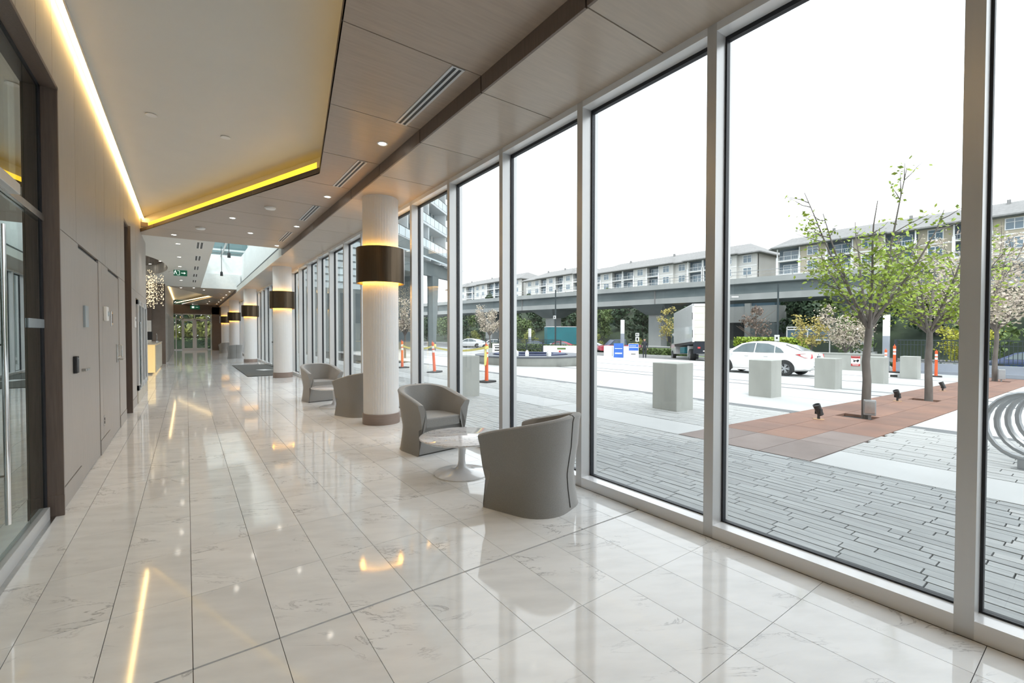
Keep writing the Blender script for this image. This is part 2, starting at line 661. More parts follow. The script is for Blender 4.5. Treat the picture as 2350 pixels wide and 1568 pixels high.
# trim lip along the panel edge
b = MB()
b.prism([(PX, PY), (XL, YF), (XL, YF + .03), (PX + .012, PY + .032)], ZW, ZW + .075)
b.prism([(PX, PY), (PX + .012, PY + .032), (x_right(YB) + .02, YB), (x_right(YB), YB)], ZW, ZW + .075)
part('cove_lip', b, M_fascia, ce)
led = thing('cove_light', 'yellow glowing strip light along the angled edge of the white ceiling recess', 'light')
b = MB()
b.prism([(PX - .02, PY + .05), (XL + .16, YF - .36), (XL + .16, YF - .33), (PX - .02, PY + .08)], ZW + .077, ZW + .155)
b.prism([(PX + .035, PY - .02), (PX + .06, PY - .02), (x_right(YB) + .06, YB), (x_right(YB) + .035, YB)], ZW + .077, ZW + .095)
part('led_strip', b, M_led_y, led)
part('end_block', MB().box(XL + .03, YF - .36, ZW + .06, XL + .15, YF - .28, ZW + .15), M_fascia, led)
# light slot over the left wall
sl = thing('wall_slot_light', 'long warm white strip light running along the top of the left wood wall', 'light')
part('diffuser', MB().box(XL + .018, YB, ZR - .03, XL + .058, Y1 + 1.2, ZR + .005), M_led_w, sl)
part('housing', MB().box(XL + .060, YB, ZR - .035, XL + .072, Y1 + 1.2, ZR + .06), M_alu, sl)

# reception zone ceiling with skylight
XS0, XS1 = .585, 2.30
ov = [(-1.85 + 1.36 * math.cos(2 * PI * i / 48), 19.1 + 3.4 * math.sin(2 * PI * i / 48)) for i in range(48)]
b = MB()
xl_, xr_, ya_, yb_ = -5.4, XS0, Y1 + .002, Y2
# plate with an oval hole: a ring of quads from the oval out to the rectangle
ring = []
for i in range(48):
    dx, dy = ov[i][0] + 1.85, ov[i][1] - 19.1
    tx = ((xr_ + 1.85) / dx) if dx > 1e-6 else ((xl_ + 1.85) / dx if dx < -1e-6 else 1e9)
    ty = ((yb_ - 19.1) / dy) if dy > 1e-6 else ((ya_ - 19.1) / dy if dy < -1e-6 else 1e9)
    t_ = min(tx, ty)
    ring.append((-1.85 + dx * t_, 19.1 + dy * t_))
for i in range(48):
    j = (i + 1) % 48
    b.add([(*ov[i], ZW), (*ring[i], ZW), (*ring[j], ZW), (*ov[j], ZW)], [(3, 2, 1, 0)])
    b.add([(*ov[i], ZW), (*ov[j], ZW), (*ov[j], ZW + .35), (*ov[i], ZW + .35)], [(0, 1, 2, 3)])
for (cx, cy) in ((xl_, ya_), (xr_, ya_), (xr_, yb_), (xl_, yb_)):
    near = sorted(range(48), key=lambda i: (ring[i][0] - cx) ** 2 + (ring[i][1] - cy) ** 2)
    i0 = near[0]
    for i1 in near[1:4]:
        b.add([(*ring[i0], ZW), (*ring[i1], ZW), (cx, cy, ZW)], [(0, 1, 2)])
part('plaster_ceiling', b, M_plaster, ce)
part('roof_slab', MB().box(-5.6, YB, 4.3, .5, YE, 4.5).box(.5, YB, 4.3, 3.06, Y1, 4.5).box(.5, Y2 + .1, 4.3, 3.06, YE, 4.5).box(XW, YB, 5.2, XW + .17, YE, 9.0), M_plaster, ce)
b = MB()
b.box(XS0 - .06, Y1, ZW + .002, XS0, Y2, 5.3)                    # left side
b.box(XS1, Y1, ZW + .02, XS1 + .08, Y2, 5.3)              # right side
b.box(XS0, Y1 - .08, ZW + .075, XS1, Y1, 5.3)             # near end
b.box(XS0, Y2, ZW, XS1, Y2 + .08, 5.3)                    # far end
b.box(XB, Y1, ZW + .0, XS1, Y2, ZW + .02)
sk = struct('trim_1')
part('skylight_shaft', b, M_white, sk)
part('end_bulkhead', MB().box(XS0, Y2 - .12, ZW - .02, XS1 - .06, Y2, 4.34), M_white, sk)
part('skylight_pane', MB().box(XS0, Y1, 5.30, XS1, Y2 - .0, 5.315), M_darkgl, sk)
for y in (15.2, 17.6, 20.0, 22.4, 24.8):
    part('glazing_bar', MB().box(XS0, y - .03, 5.22, XS1, y + .03, 5.30), M_alu, sk)
part('glazing_bar', MB().box(1.40, Y1, 5.22, 1.45, Y2, 5.30), M_alu, sk)
for i, (y, z) in enumerate(((19.3, 4.22), (23.6, 4.0))):
    s_ = thing('pendant_spot', ('black pendant spot hanging nearer in the white skylight well', 'black pendant spot hanging deeper in the white skylight well')[i], 'lamp', (1.28, y, z), 0, 'spots in the skylight well')
    part('stem', MB().tube([(0, 0, .10), (0, 0, 5.22 - z)], .012, 6), M_black, s_)
    part('spot_head', MB().lathe([(.02, .12), (.05, .08), (.055, -.08), (.04, -.08)], 12), M_black, s_, smooth=True)
# chandelier recess
b = MB()
b.add([(x, y, ZW + .35) for x, y in ov], [tuple(range(48))])
part('recess_disc', b, M_brown, ce)

# second wood zone recess and its lights
part('far_recess_ceiling', MB().box(-.8, Y2 + .1, ZR, 1.9, YE, ZR + .1).box(-.8, Y2, ZW, 1.9, Y2 + .1, ZR + .1).box(1.75, Y2, ZW + .08, 1.85, YE, ZR), M_plaster, ce)
l2 = thing('far_cove_light', 'warm strip light edging the far triangular ceiling recess', 'light')
part('led_strip', MB().prism([(1.28, 33.26), (-.62, 42.9), (-.62, 43.0), (1.30, 33.33)], ZW + .072, ZW + .115), M_led_f, l2)
l3 = thing('far_slot_light', 'warm strip light on top of the far corridor wall beyond reception', 'light')
part('diffuser', MB().box(XL + .03, Y2 + .15, ZR - .05, XL + .07, YE - .3, ZR - .02), M_led_f, l3)

# ------------------------------------------------------------------ left wall: panels, doors, portal
wl = struct('wall_left', 'taupe wood panelled left wall of the corridor', 'wall')
ZS = 2.22
YP = 4.80          # where the glass entrance portal ends
YO0, YO1 = 9.55, 10.22   # deep dark opening
YW = 14.32         # outer corner by reception


def wp(y0, y1, z0, z1, x=XL, m=M_wallwood, nm='wall_panel', th=.02, g=.003):
    return part(nm, MB().box(x - th, y0 + g, z0 + g, x, y1 - g, z1 - g), m, wl)


up_ = [YP, 5.62, 6.75, 7.40, 8.52, 9.06, YO0]
for a, c in zip(up_[:-1], up_[1:]):
    wp(a, c, ZS, ZR + .06)
wp(YO0, YO1, 3.25, ZR + .06)
for a, c in ((YO1, 11.6), (11.6, YW)):
    wp(a, c, ZS, ZR + .06)
for a, c in ((-6.0, -4.2), (-4.2, -2.6), (-2.6, -1.0), (-1.0, .6), (.6, 2.2), (2.2, 3.9), (3.9, 4.35), (4.35, YP)):
    wp(a, c, 3.26, ZR + .06)
wp(YP, 5.70, .17, ZS)
wp(6.86, 7.08, .17, ZS)
wp(7.08, 7.62, .17, ZS)
wp(8.72, YO0, .17, ZS)
wp(YO1, 11.45, .17, ZS)
wp(13.95, YW, .17, ZS)
wp(11.45, 13.95, 2.08, ZS)
part('wall_core', MB().box(XL - .2, YP, -.01, XL - .024, YO0, ZR + .06).box(XL - .2, YO1, -.01, XL - .024, YW, ZR + .06).box(XL - .9, YO0, 3.25, XL - .03, YO1, ZR + .06).box(XL - .2, YB, 3.26, XL - .024, YP, ZR + .06).box(XL - 2.5, YW - .2, -.01, XL - .025, YW, ZR + .06), M_black, wl)
part('wall_return', MB().box(XL - 2.5, YW, 0, XL - .0, YW + .02, ZR), M_wallwood, wl)
part('wall_behind', MB().box(XL - .10, YB, 0, XL - .02, .4, 3.26), M_wallwood, wl)
bl = struct('baseboard_left')
b = MB()
for a, c in ((YP, 5.70), (6.86, 7.62), (8.72, YO0), (YO1, YW)):
    b.box(XL - .03, a + .003, 0, XL + .004, c - .003, .165)
part('base_strip', b, M_wallwood, bl)
# deep opening with dark jambs
part('far_jamb', MB().box(XL - .9, YO1 - .03, 0, XL + .03, YO1 + .02, 3.25), M_darkwood, wl)
part('near_jamb', MB().box(XL - .9, YO0 - .02, 0, XL - .005, YO0 + .02, 3.25), M_darkwood, wl)
part('opening_head', MB().box(XL - .9, YO0, 3.22, XL - .005, YO1, 3.26), M_darkwood, wl)
part('opening_back', MB().box(XL - .92, YO0, 0, XL - .9, YO1, 3.25), M_brown, wl)

# flush doors
for i, (a, c) in enumerate(((5.70, 6.86), (7.62, 8.72))):
    d = struct('door_%d' % (i + 1), ('flush taupe door nearest the glass entrance with pale sign plate', 'flush taupe door beyond it with lever handle')[i], 'door')
    part('door_leaf', MB().box(XL - .035, a + .006, .008, XL - .006, c - .006, ZS - .035), M_wallwood, d)
    part('door_reveal', MB().box(XL - .05, a + .001, 0, XL - .036, c - .001, ZS), M_black, d)
    if i == 0:
        part('lock_pull', MB().box(XL - .006, 5.82, 1.035, XL + .03, 5.84, 1.06).box(XL + .018, 5.80, 1.035, XL + .03, 5.99, 1.06), M_steel, d, bevel=.003)
    else:
        part('handle_rose', MB().box(XL - .006, 8.40, .98, XL + .008, 8.46, 1.24), M_steel, d, bevel=.003)
        part('lever_handle', MB().tube([(XL, 8.43, 1.02), (XL + .055, 8.43, 1.02), (XL + .06, 8.56, 1.02)], .012, 8), M_steel, d, smooth=True)
        part('grip', MB().tube([(XL, 8.43, 1.22), (XL + .05, 8.44, 1.22), (XL + .05, 8.46, 1.06), (XL, 8.44, 1.05)], .011, 8), M_steel, d, smooth=True)
# small things on the wall
s_ = thing('wall_sign', 'pale blue door sign plate on the first flush door', 'sign', (XL, 6.02, 1.56))
part('plate', MB().box(-.006, -.085, -.105, .012, .085, .105), M_signgrey, s_, bevel=.002)
s_ = thing('strobe_alarm', 'white fire alarm strobe on the wall between the two flush doors', 'alarm', (XL, 7.25, 1.63))
part('housing', MB().box(0, -.075, -.085, .035, .075, .085), M_white, s_, bevel=.008)
part('strobe_lens', MB().lathe([(.032, 0), (.026, .012), (.0, .016)], 16), M_signgrey, s_).matrix_local = Matrix.Translation((.035, .02, 0)) @ Matrix.Rotation(PI / 2, 4, 'Y')
s_ = thing('room_sign', 'narrow chrome framed sign on the second flush door', 'sign', (XL - .006, 7.92, 1.585))
part('plate', MB().box(0, -.06, -.10, .012, .06, .10), M_chrome, s_, bevel=.002)
part('insert', MB().box(.012, -.045, -.055, .014, .045, .065), M_brown, s_)
s_ = thing('card_reader', 'black card reader beside the first flush door', 'card reader', (XL, 5.42, 1.12))
part('body', MB().box(0, -.045, -.075, .028, .045, .075), M_black, s_, bevel=.006)
part('indicator', MB().box(.028, -.02, .05, .03, .02, .056), M_signgrey, s_)
s_ = thing('outlet_plate', 'small steel outlet plate low on the wall between the doors', 'outlet', (XL, 7.12, .36))
part('plate', MB().box(0, -.035, -.06, .006, .035, .06), M_chrome, s_, bevel=.002)
part('socket', MB().box(.006, -.015, .005, .008, .015, .035).box(.006, -.015, -.035, .008, .015, -.005), M_black, s_)
s_ = thing('call_station', 'white call station on the wall beside the glazed display case', 'intercom', (XL, 11.0, 1.60))
part('body', MB().box(0, -.07, -.10, .03, .07, .10), M_white, s_, bevel=.006)
part('speaker_slot', MB().box(.03, -.04, .02, .032, .04, .06), M_black, s_)
# glazed display case set in the wall
dc = thing('display_case', 'tall glazed display case in a pale frame set in the wall before reception', 'display case', (0, 0, 0))
b = MB()
for a, c in ((11.5, 11.66), (12.34, 12.44), (13.02, 13.12), (13.80, 13.92)):
    b.box(XL - .05, a, .25, XL + .035, c, 2.06)
b.box(XL - .05, 11.5, 1.96, XL + .035, 13.92, 2.06).box(XL - .05, 11.5, .25, XL + .035, 13.92, .36)
part('frame', b, M_alu, dc, bevel=.006)
part('case_back', MB().box(XL - .18, 11.5, .25, XL - .16, 13.92, 2.06), M_black, dc)
for a, c in ((11.66, 12.34), (12.44, 13.02), (13.12, 13.80)):
    part('pane', MB().box(XL - .01, a, .36, XL - .004, c, 1.96), M_darkgl, dc)
for y in (11.9, 12.6, 13.4):
    part('hanging_rod', MB().tube([(XL - .08, y, .4), (XL - .08, y, 1.9)], .014, 8), M_steel, dc, smooth=True)
    part('shelf_bracket', MB().box(XL - .15, y - .2, 1.66, XL - .03, y + .2, 1.68), M_chrome, dc)
part('case_base', MB().box(XL - .03, 11.46, 0, XL + .02, 13.94, .25), M_stone, dc)
part('pull_handle', MB().tube([(XL + .05, 11.72, .30), (XL + .05, 11.72, 1.62)], .014, 8), M_steel, dc, smooth=True)

# glass entrance portal at the far left of the picture
XP = -.875
po = struct('door_3', 'tall frameless glass entrance set in a dark wood portal', 'door')
part('jamb_lining', MB().box(XP - .1, YP - .02, 0, XL + .028, YP + .005, 3.26), M_darkwood, po)
part('jamb_base', MB().box(XP, YP - .024, 0, XL + .03, YP - .019, .16), M_darkwood, po)
part('head_lining', MB().box(XP - .1, .4, 3.235, XL + .028, YP, 3.262), M_darkwood, po)
part('jamb_channel', MB().box(XP - .012, YP - .075, 0, XP + .012, YP - .02, 3.235), M_gasket, po)
part('head_channel', MB().box(XP - .012, .4, 3.21, XP + .012, YP - .02, 3.236), M_gasket, po)
part('fixed_pane', MB().box(XP - .006, 4.36, .10, XP + .006, YP - .075, 3.21), M_doorpane, po)
part('door_pane', MB().box(XP - .006, 3.40, .10, XP + .006, 4.35, 2.22), M_doorpane, po)
part('transom_pane', MB().box(XP - .006, .4, 2.30, XP + .006, 4.35, 3.21), M_doorpane, po)
part('side_pane', MB().box(XP - .006, .4, .10, XP + .006, 3.39, 2.22), M_doorpane, po)
part('transom_rail', MB().box(XP - .02, .4, 2.225, XP + .03, YP - .04, 2.275), M_steel, po, bevel=.003)
part('door_operator', MB().box(XP + .0, 2.6, 2.235, XP + .07, 3.96, 2.30), M_alu, po, bevel=.004)
part('bottom_rail', MB().box(XP - .02, .4, 0, XP + .035, YP - .075, .095), M_alu, po, bevel=.003)
part('patch_fitting', MB().box(XP + .006, 4.37, 1.435, XP + .016, YP - .03, 1.50), M_signgrey, po, bevel=.002)
part('pull_handle', MB().tube([(XP + .06, 3.655, .33), (XP + .06, 3.655, 2.0)], .013, 10), M_chrome, po, smooth=True)
part('handle_standoff', MB().tube([(XP, 3.655, .6), (XP + .06, 3.655, .6)], .009, 8).tube([(XP, 3.655, 1.7), (XP + .06, 3.655, 1.7)], .009, 8), M_chrome, po, smooth=True)
part('threshold', MB().box(XP - .08, .4, 0, XP + .06, YP - .02, .006), M_steel, po)
ve = struct('wall_vestibule')
part('back_panel', MB().box(-4.2, -.2, 0, -4.1, YP + 1, 3.4), M_brown, ve)
part('side_panel', MB().box(-4.2, YP + .1, 0, XP - .2, YP + .2, 3.4).box(-4.2, .2, 0, XP - .02, .3, 3.4), M_brown, ve)
part('vestibule_ceiling', MB().box(-4.2, .2, 3.3, XP - .02, YP + .2, 3.4), M_brown, ve)

# ------------------------------------------------------------------ far end: wall and glazed doors
wf = struct('wall_end', 'dark wood end wall of the corridor with glazed doors', 'wall')
part('upper_panel', MB().box(XL, YE, 2.90, XB + .1, YE + .15, ZW), M_darkwood, wf)
part('side_panel', MB().box(1.66, YE, 0, XW, YE + .15, ZC), M_darkwood, wf)
de = struct('door_4', 'glazed double doors with fanlight at the end of the corridor', 'door')
b = MB()
y0, y1 = YE + .02, YE + .12
for x in (-.66, -.27, .52, 1.32, 1.60):
    b.box(x - .035, y0, 0, x + .035, y1, 2.9)
b.box(-.66, y0, 2.42, 1.62, y1, 2.50).box(-.66, y0, 2.84, 1.62, y1, 2.9)
part('door_frame', b, M_alu, de)
for x0, x1 in ((-.235, .485), (.555, 1.285)):
    b = MB()
    b.box(x0, y0 + .02, 0, x1, y1 - .02, .2).box(x0, y0 + .02, 2.32, x1, y1 - .02, 2.42).box(x0, y0 + .02, .2, x0 + .1, y1 - .02, 2.32).box(x1 - .1, y0 + .02, .2, x1, y1 - .02, 2.32)
    part('door_leaf', b, M_alu, de)
    part('pane', MB().box(x0 + .1, y0 + .05, .2, x1 - .1, y0 + .056, 2.32), M_pane, de)
    part('push_bar', MB().box(x0 + .05, y0 - .06, 1.02, x1 - .05, y0, 1.08), M_black, de)
for x0, x1 in ((-.625, -.305), (1.355, 1.565)):
    part('side_pane', MB().box(x0, y0 + .05, 0, x1, y0 + .056, 2.42), M_pane, de)
part('fanlight', MB().box(-.62, y0 + .05, 2.5, 1.57, y0 + .056, 2.84), M_pane, de)
part('closer', MB().box(.62, y0 - .05, 2.34, .9, y0, 2.40), M_black, de)
# corridor wall beyond reception, with upright metal fins
wr = struct('wall_far_left', 'wood wall beyond reception with upright metal fins', 'wall')
part('wall_block', MB().box(-3.2, Y2 - 1.0, 0, XL + .03, Y2 - .9, ZW), M_brown, wr)
part('wall_face', MB().box(XL - .1, Y2 - .9, 0, XL + .0, YE, ZR), M_wallwood, wr)
for y in (27.2, 28.3, 29.4, 30.6, 31.8, 33.4, 35, 36.7, 38.4, 40.5):
    part('metal_fin', MB().box(XL, y - .05, 0, XL + .07, y + .05, 2.35), M_steel, wr)
    part('dark_panel', MB().box(XL, y + .08, 0, XL + .015, y + .8, 2.2), M_darkwood, wr)
# reception niche
wn_ = struct('wall_reception')
part('back_panel', MB().box(-5.5, 14.2, 0, -5.4, 26.0, ZW), M_darkwood, wn_)
part('corner_panel', MB().box(-5.5, 25.7, 0, -3.15, 25.8, ZW), M_darkwood, wn_)
part('bulkhead', MB().box(-3.2, 25.5, 1.95, -1.25, 25.68, 2.6), M_darkwood, wn_)
part('lit_panel', MB().box(-2.6, 25.45, .9, -1.27, 25.66, 1.95), M_white, wn_)
part('rear_wall', MB().box(-4.2, YB - .1, 0, 3.05, YB, 4.0), M_plaster, struct('wall_rear'))

# reception desk
rd = thing('reception_desk', 'glowing yellow onyx reception desk on a dark plinth', 'desk')
part('onyx_front', MB().box(-3.4, 19.25, .06, -.87, 23.8, 1.0), M_onyx, rd, bevel=.01)
part('side_cladding', MB().box(-.868, 19.30, .06, -.84, 23.8, .98), M_stone, rd)
part('counter_top', MB().box(-3.4, 19.2, 1.0, -.83, 23.85, 1.045), M_stone, rd, bevel=.005)
part('plinth', MB().box(-3.3, 19.35, 0, -.95, 23.7, .06), M_steel, rd)
mo = thing('monitor', 'black computer monitor on the onyx reception desk', 'monitor', (-1.25, 20.6, 1.045))
part('screen', MB().box(-.26, -.02, .10, .26, .02, .40), M_black, mo, bevel=.006)
part('stand', MB().box(-.03, -.01, 0, .03, .03, .2).box(-.1, -.08, 0, .1, .08, .012), M_black, mo)
tp = thing('tap_spout', 'slim chrome stem standing on the reception counter', 'stem', (-.95, 22.4, 1.045))
part('spout', MB().tube([(0, 0, 0), (0, 0, .28), (0, -.05, .33), (0, -.12, .30)], .012, 8), M_chrome, tp, smooth=True)
part('base_disc', MB().lathe([(.06, 0), (.06, .03), (.02, .05)], 14), M_chrome, tp, smooth=True)
# chandelier of crystal strands
ch = thing('chandelier', 'crystal bead chandelier hanging from the oval ceiling recess', 'chandelier', (-1.5, 19.0, 0))
part('canopy', MB().lathe([(.5, ZW + .30), (.5, ZW + .35)], 32), M_steel, ch, smooth=True)
b = MB()
w_ = MB()
rr = random.Random(3)
for i in range(260):
    a = rr.random() * 2 * PI
    q = math.sqrt(rr.random())
    x, y = .95 * q * math.cos(a), 2.3 * q * math.sin(a)
    zb = 2.22 + .4 * rr.random()
    z = zb
    w_.bar((x, y, zb), (x, y, ZW + .35), .002)
    while z < 3.32:
        s = .008 + .008 * rr.random()
        b.add([(x + s, y, z), (x, y + s, z), (x - s, y, z), (x, y - s, z), (x, y, z + 1.7 * s), (x, y, z - 1.7 * s)],
              [(0, 1, 4), (1, 2, 4), (2, 3, 4), (3, 0, 4), (1, 0, 5), (2, 1, 5), (3, 2, 5), (0, 3, 5)])
        z += .09 + .13 * rr.random()
part('crystal_beads', b, M_bead, ch, kind='stuff')
part('wires', w_, M_steel, ch, kind='stuff')
# exit sign
ex = thing('exit_sign', 'green running man exit sign hanging from the white reception ceiling', 'exit sign', (-.15, 19.3, ZW))
part('canopy', MB().box(-.16, -.03, -.03, .16, .03, 0), M_white, ex)
part('sign_box', MB().box(-.19, -.02, -.25, .19, .02, -.05), M_exit, ex, bevel=.004)
b = MB()
for x0, z0, x1, z1 in ((.02, -.16, .11, -.14), (-.15, -.09, -.125, -.065), (-.165, -.14, -.12, -.10), (-.19 + .01, -.20, -.16, -.15), (-.12, -.19, -.10, -.14), (-.10, -.225, -.02, -.215), (-.03, -.215, -.02, -.075), (-.08, -.085, -.03, -.075)):
    b.box(x0, -.024, z0, x1, -.0205, z1)
b.add([(.10, -.022, -.19), (.15, -.022, -.15), (.10, -.022, -.11)], [(0, 1, 2)])
part('pictogram', b, M_exitw, ex)
ex2 = thing('exit_sign', 'far exit sign hanging over the glazed end doors', 'exit sign', (.55, 42.6, ZW))
part('canopy', MB().box(-.2, -.03, -.08, .2, .03, 0), M_white, ex2)
part('sign_box', MB().box(-.3, -.02, -.38, .3, .02, -.10), M_exit, ex2)
part('pictogram', MB().box(-.2, -.024, -.3, -.05, -.0205, -.16), M_exitw, ex2)
part('arrow', MB().box(.05, -.024, -.24, .2, -.0205, -.22), M_exitw, ex2)

# ------------------------------------------------------------------ columns with bronze band lamps
FL = 72
cyl = []
CY = [6.87, 15.72, 24.55, 33.4, 41.6]
whr = ['nearest white fluted column with bronze band lamp beside the grey armchairs', 'second white fluted column with bronze band lamp by the entrance mat', 'third white fluted column with bronze band lamp past the entrance mat', 'fourth white fluted column with bronze band lamp by the far armchairs', 'fifth and farthest white column with bronze band lamp near the end wall']
c0 = thing('column', whr[0], 'column', (2.46, CY[0], 0), 0, 'columns along the window wall')
vs, fs = [], []
N2 = FL * 2
prof = []
for z in (.16, ZC):
    for k in range(N2):
        a = 2 * PI * k / N2
        r = .268 if k % 2 == 0 else .2655
        vs.append((r * math.cos(a), r * math.sin(a), z))
fs = [(k, (k + 1) % N2, N2 + (k + 1) % N2, N2 + k) for k in range(N2)]
part('fluted_shaft', MB().add(vs, fs), M_column, c0)
part('base_ring', MB().lathe([(.283, 0), (.283, .158), (.279, .162), (.26, .162)], 64), mat('column_base_veneer', (.30, .23, .20), (.26, .20, .17), scale=3, stretch=(2, 2, 30), rough=.4, detail=8), c0, smooth=True)
sh = part('band_shade', MB().lathe([(.352, 2.165), (.364, 2.165), (.364, 2.70), (.352, 2.70), (.352, 2.165)], 72, cap=False), M_bronze, c0, smooth=True)
part('led_ring', MB().lathe([(.312, 2.22), (.325, 2.22), (.325, 2.65), (.312, 2.65), (.312, 2.22)], 32, cap=False), M_led_col, sh)
b = MB()
for k in range(4):
    a = PI / 4 + k * PI / 2
    b.bar((.26 * math.cos(a), .26 * math.sin(a), 2.45), (.355 * math.cos(a), .355 * math.sin(a), 2.45), .02)
part('bracket', b, M_black, sh)
for y, lb in zip(CY[1:], whr[1:]):
    dup(c0, (2.46, y, 0), 0, lb)

# ------------------------------------------------------------------ ceiling fittings
dl0 = None
spots = []
for x, y, z in [(1.88, 5.17, ZW), (1.88, 7.70, ZW), (1.88, 10.22, ZW), (1.88, 12.76, ZW), (.74, 10.2, ZW), (-.21, 12.72, ZW), (1.17, 11.5, ZW)]:
    spots.append((x, y, z, {5.17: 'nearest bright downlight in the wood ceiling beside the beam', 7.70: 'second bright downlight along the beam in the wood ceiling', 10.22: 'third bright downlight along the beam in the wood ceiling', 12.76: 'fourth downlight along the beam, at the edge of the skylight', 10.2: 'downlight in the wood ceiling just beyond the yellow lit edge', 12.72: 'downlight in the wood ceiling close to the left wall', 11.5: 'downlight in the middle of the wood ceiling before the skylight'}[y], 'downlights in the near wood ceiling'))
for x, y, z in [(-.15, 13.95, ZW), (-.15, 16.35, ZW), (-.16, 18.7, ZW), (-.16, 21.2, ZW), (-.16, 23.5, ZW)]:
    spots.append((x, y, z, '%s downlight in the row on the white reception ceiling' % {13.95: 'nearest', 16.35: 'second', 18.7: 'third', 21.2: 'fourth', 23.5: 'fifth and farthest'}[y], 'downlights in the white ceiling'))
for x, y, z in [(-.2, 27.4, ZW), (.31, 29.0 - 1.9, ZW), (.75, 28.1, ZW), (1.32, 38.1, ZW), (.41, 42.6, ZW), (1.9, 28.5, ZW), (1.9, 31, ZW), (1.9, 33.5, ZW), (1.9, 36, ZW), (1.9, 38.5, ZW), (1.9, 41, ZW), (1.3, 41, ZW)]:
    spots.append((x, y, z, 'small downlight in the far wood ceiling beyond the skylight', 'downlights in the far wood ceiling'))
ring_xy = []
for i in range(14):
    a = 2 * PI * i / 14
    ring_xy.append((-1.85 + 1.24 * math.cos(a), 19.1 + 3.05 * math.sin(a)))
for x, y in ring_xy:
    spots.append((x, y, ZW + .35, 'small downlight ringed round the chandelier recess', 'downlights round the chandelier'))
spot_l = bpy.data.lights.new('downlight_beam', 'SPOT')
spot_l.energy = 32
spot_l.color = (1.0, .93, .85)
spot_l.spot_size = R(115)
spot_l.spot_blend = .8
spot_l.shadow_soft_size = .05
for x, y, z, lb, gr in spots:
    if dl0 is None:
        dl0 = thing('downlight', lb, 'downlight', (x, y, z), 0, gr)
        part('trim_ring', MB().lathe([(.062, .0), (.062, -.004), (.045, -.004), (.042, .006)], 24, cap=False), M_white, dl0, smooth=True)
        part('lens', MB().lathe([(.044, -.001), (.0, -.003)], 24, cap=False), M_lamp, dl0)
        o = dl0
    else:
        o = dup(dl0, (x, y, z), 0, lb, gr)
    if y < 27 and z == ZW:
        lo = bpy.data.objects.new('downlight_beam', spot_l)
        COL.objects.link(lo)
        lo.location = (x, y, z - .012)
# linear slot diffusers
sd0 = thing('slot_diffuser', 'silver slot air diffuser nearest the camera in the wood ceiling', 'air diffuser', (1.865, 3.325, ZW), 0, 'slot diffusers beside the beam')
b = MB()
for x in (-.062, -.012, .038):
    b.box(x, 0, -.006, x + .022, 1.245, .004)
b.box(-.062, 0, -.006, .06, .014, .004).box(-.062, 1.231, -.006, .06, 1.245, .004)
part('frame', b, M_alu, sd0)
part('slot_void', MB().box(-.06, .004, -.002, .058, 1.24, -.0005), M_black, sd0)
for i, y in enumerate((5.84, 8.35, 10.86)):
    dup(sd0, (1.865, y, ZW), 0, ('second silver slot air diffuser along the beam', 'third silver slot air diffuser along the beam', 'fourth silver slot air diffuser along the beam')[i])
ws0 = None
for i, (a, c) in enumerate(((13.4, 14.5), (15.8, 16.9), (18.3, 19.2), (20.7, 21.6), (23.1, 23.95))):
    lb = '%s double slot vent in the row on the white reception ceiling' % ('nearest', 'second', 'third', 'fourth', 'farthest')[i]
    if ws0 is None:
        ws0 = thing('ceiling_vent', lb, 'vent', (.295, a, ZW), 0, 'slot vents in the white ceiling')
        part('frame', MB().box(-.075, 0, -.004, .075, 1.0, 0), M_white, ws0)
        part('slot', MB().box(-.06, .02, -.006, -.015, .98, -.004).box(.015, .02, -.006, .06, .98, -.004), M_black, ws0)
    else:
        dup(ws0, (.295, a, ZW), 0, lb)
# detectors and access discs
sm = thing('smoke_detector', 'white domed smoke detector nearest the beam in the wood ceiling', 'smoke detector', (1.22, 8.95, ZW), 0, 'smoke detectors')
part('base', MB().lathe([(.09, 0), (.09, -.02)], 24), M_white, sm, smooth=True)
part('dome', MB().lathe([(.085, -.02), (.075, -.035), (.0, -.04)], 24, cap=False), M_white, sm, smooth=True)
dup(sm, (.26, 11.55, ZW), 0, 'white domed smoke detector farther off near the edge of the recess')
dup(sm, (-.42, 20.4, ZW), 0, 'dark dome detector below the white reception ceiling by the chandelier')
cd = thing('ceiling_disc', 'flat white disc on the plaster recess nearer the left wall', 'sprinkler cover', (-.31, 6.8, ZR), 0, 'sprinkler covers')
part('cover', MB().lathe([(.055, -.004), (.055, -.012), (.0, -.013)], 24, cap=False), M_white, cd, smooth=True)
part('collar', MB().lathe([(.04, 0), (.04, -.006)], 16), M_white, cd)
dup(cd, (.44, 7.0, ZR), 0, 'flat white disc on the plaster recess farther from the left wall')

# ------------------------------------------------------------------ tub armchairs


def u_path(w, d, rad, n=9):
    """plan outline from the left front corner round the back to the right front corner; front = +Y"""
    hw = w / 2
    p = []
    for i in range(6):
        p.append((-hw, d / 2 - (d - rad) * i / 6.0))
    p += [(x, y) for x, y in arc(-hw + rad, -d / 2 + rad, rad, PI, PI * 1.5, n)]
    p += [(x, y) for x, y in arc(hw - rad, -d / 2 + rad, rad, PI * 1.5, PI * 2, n)]
    for i in range(6):
        p.append((hw, d / 2 - (d - rad) * (5 - i) / 6.0))
    return p


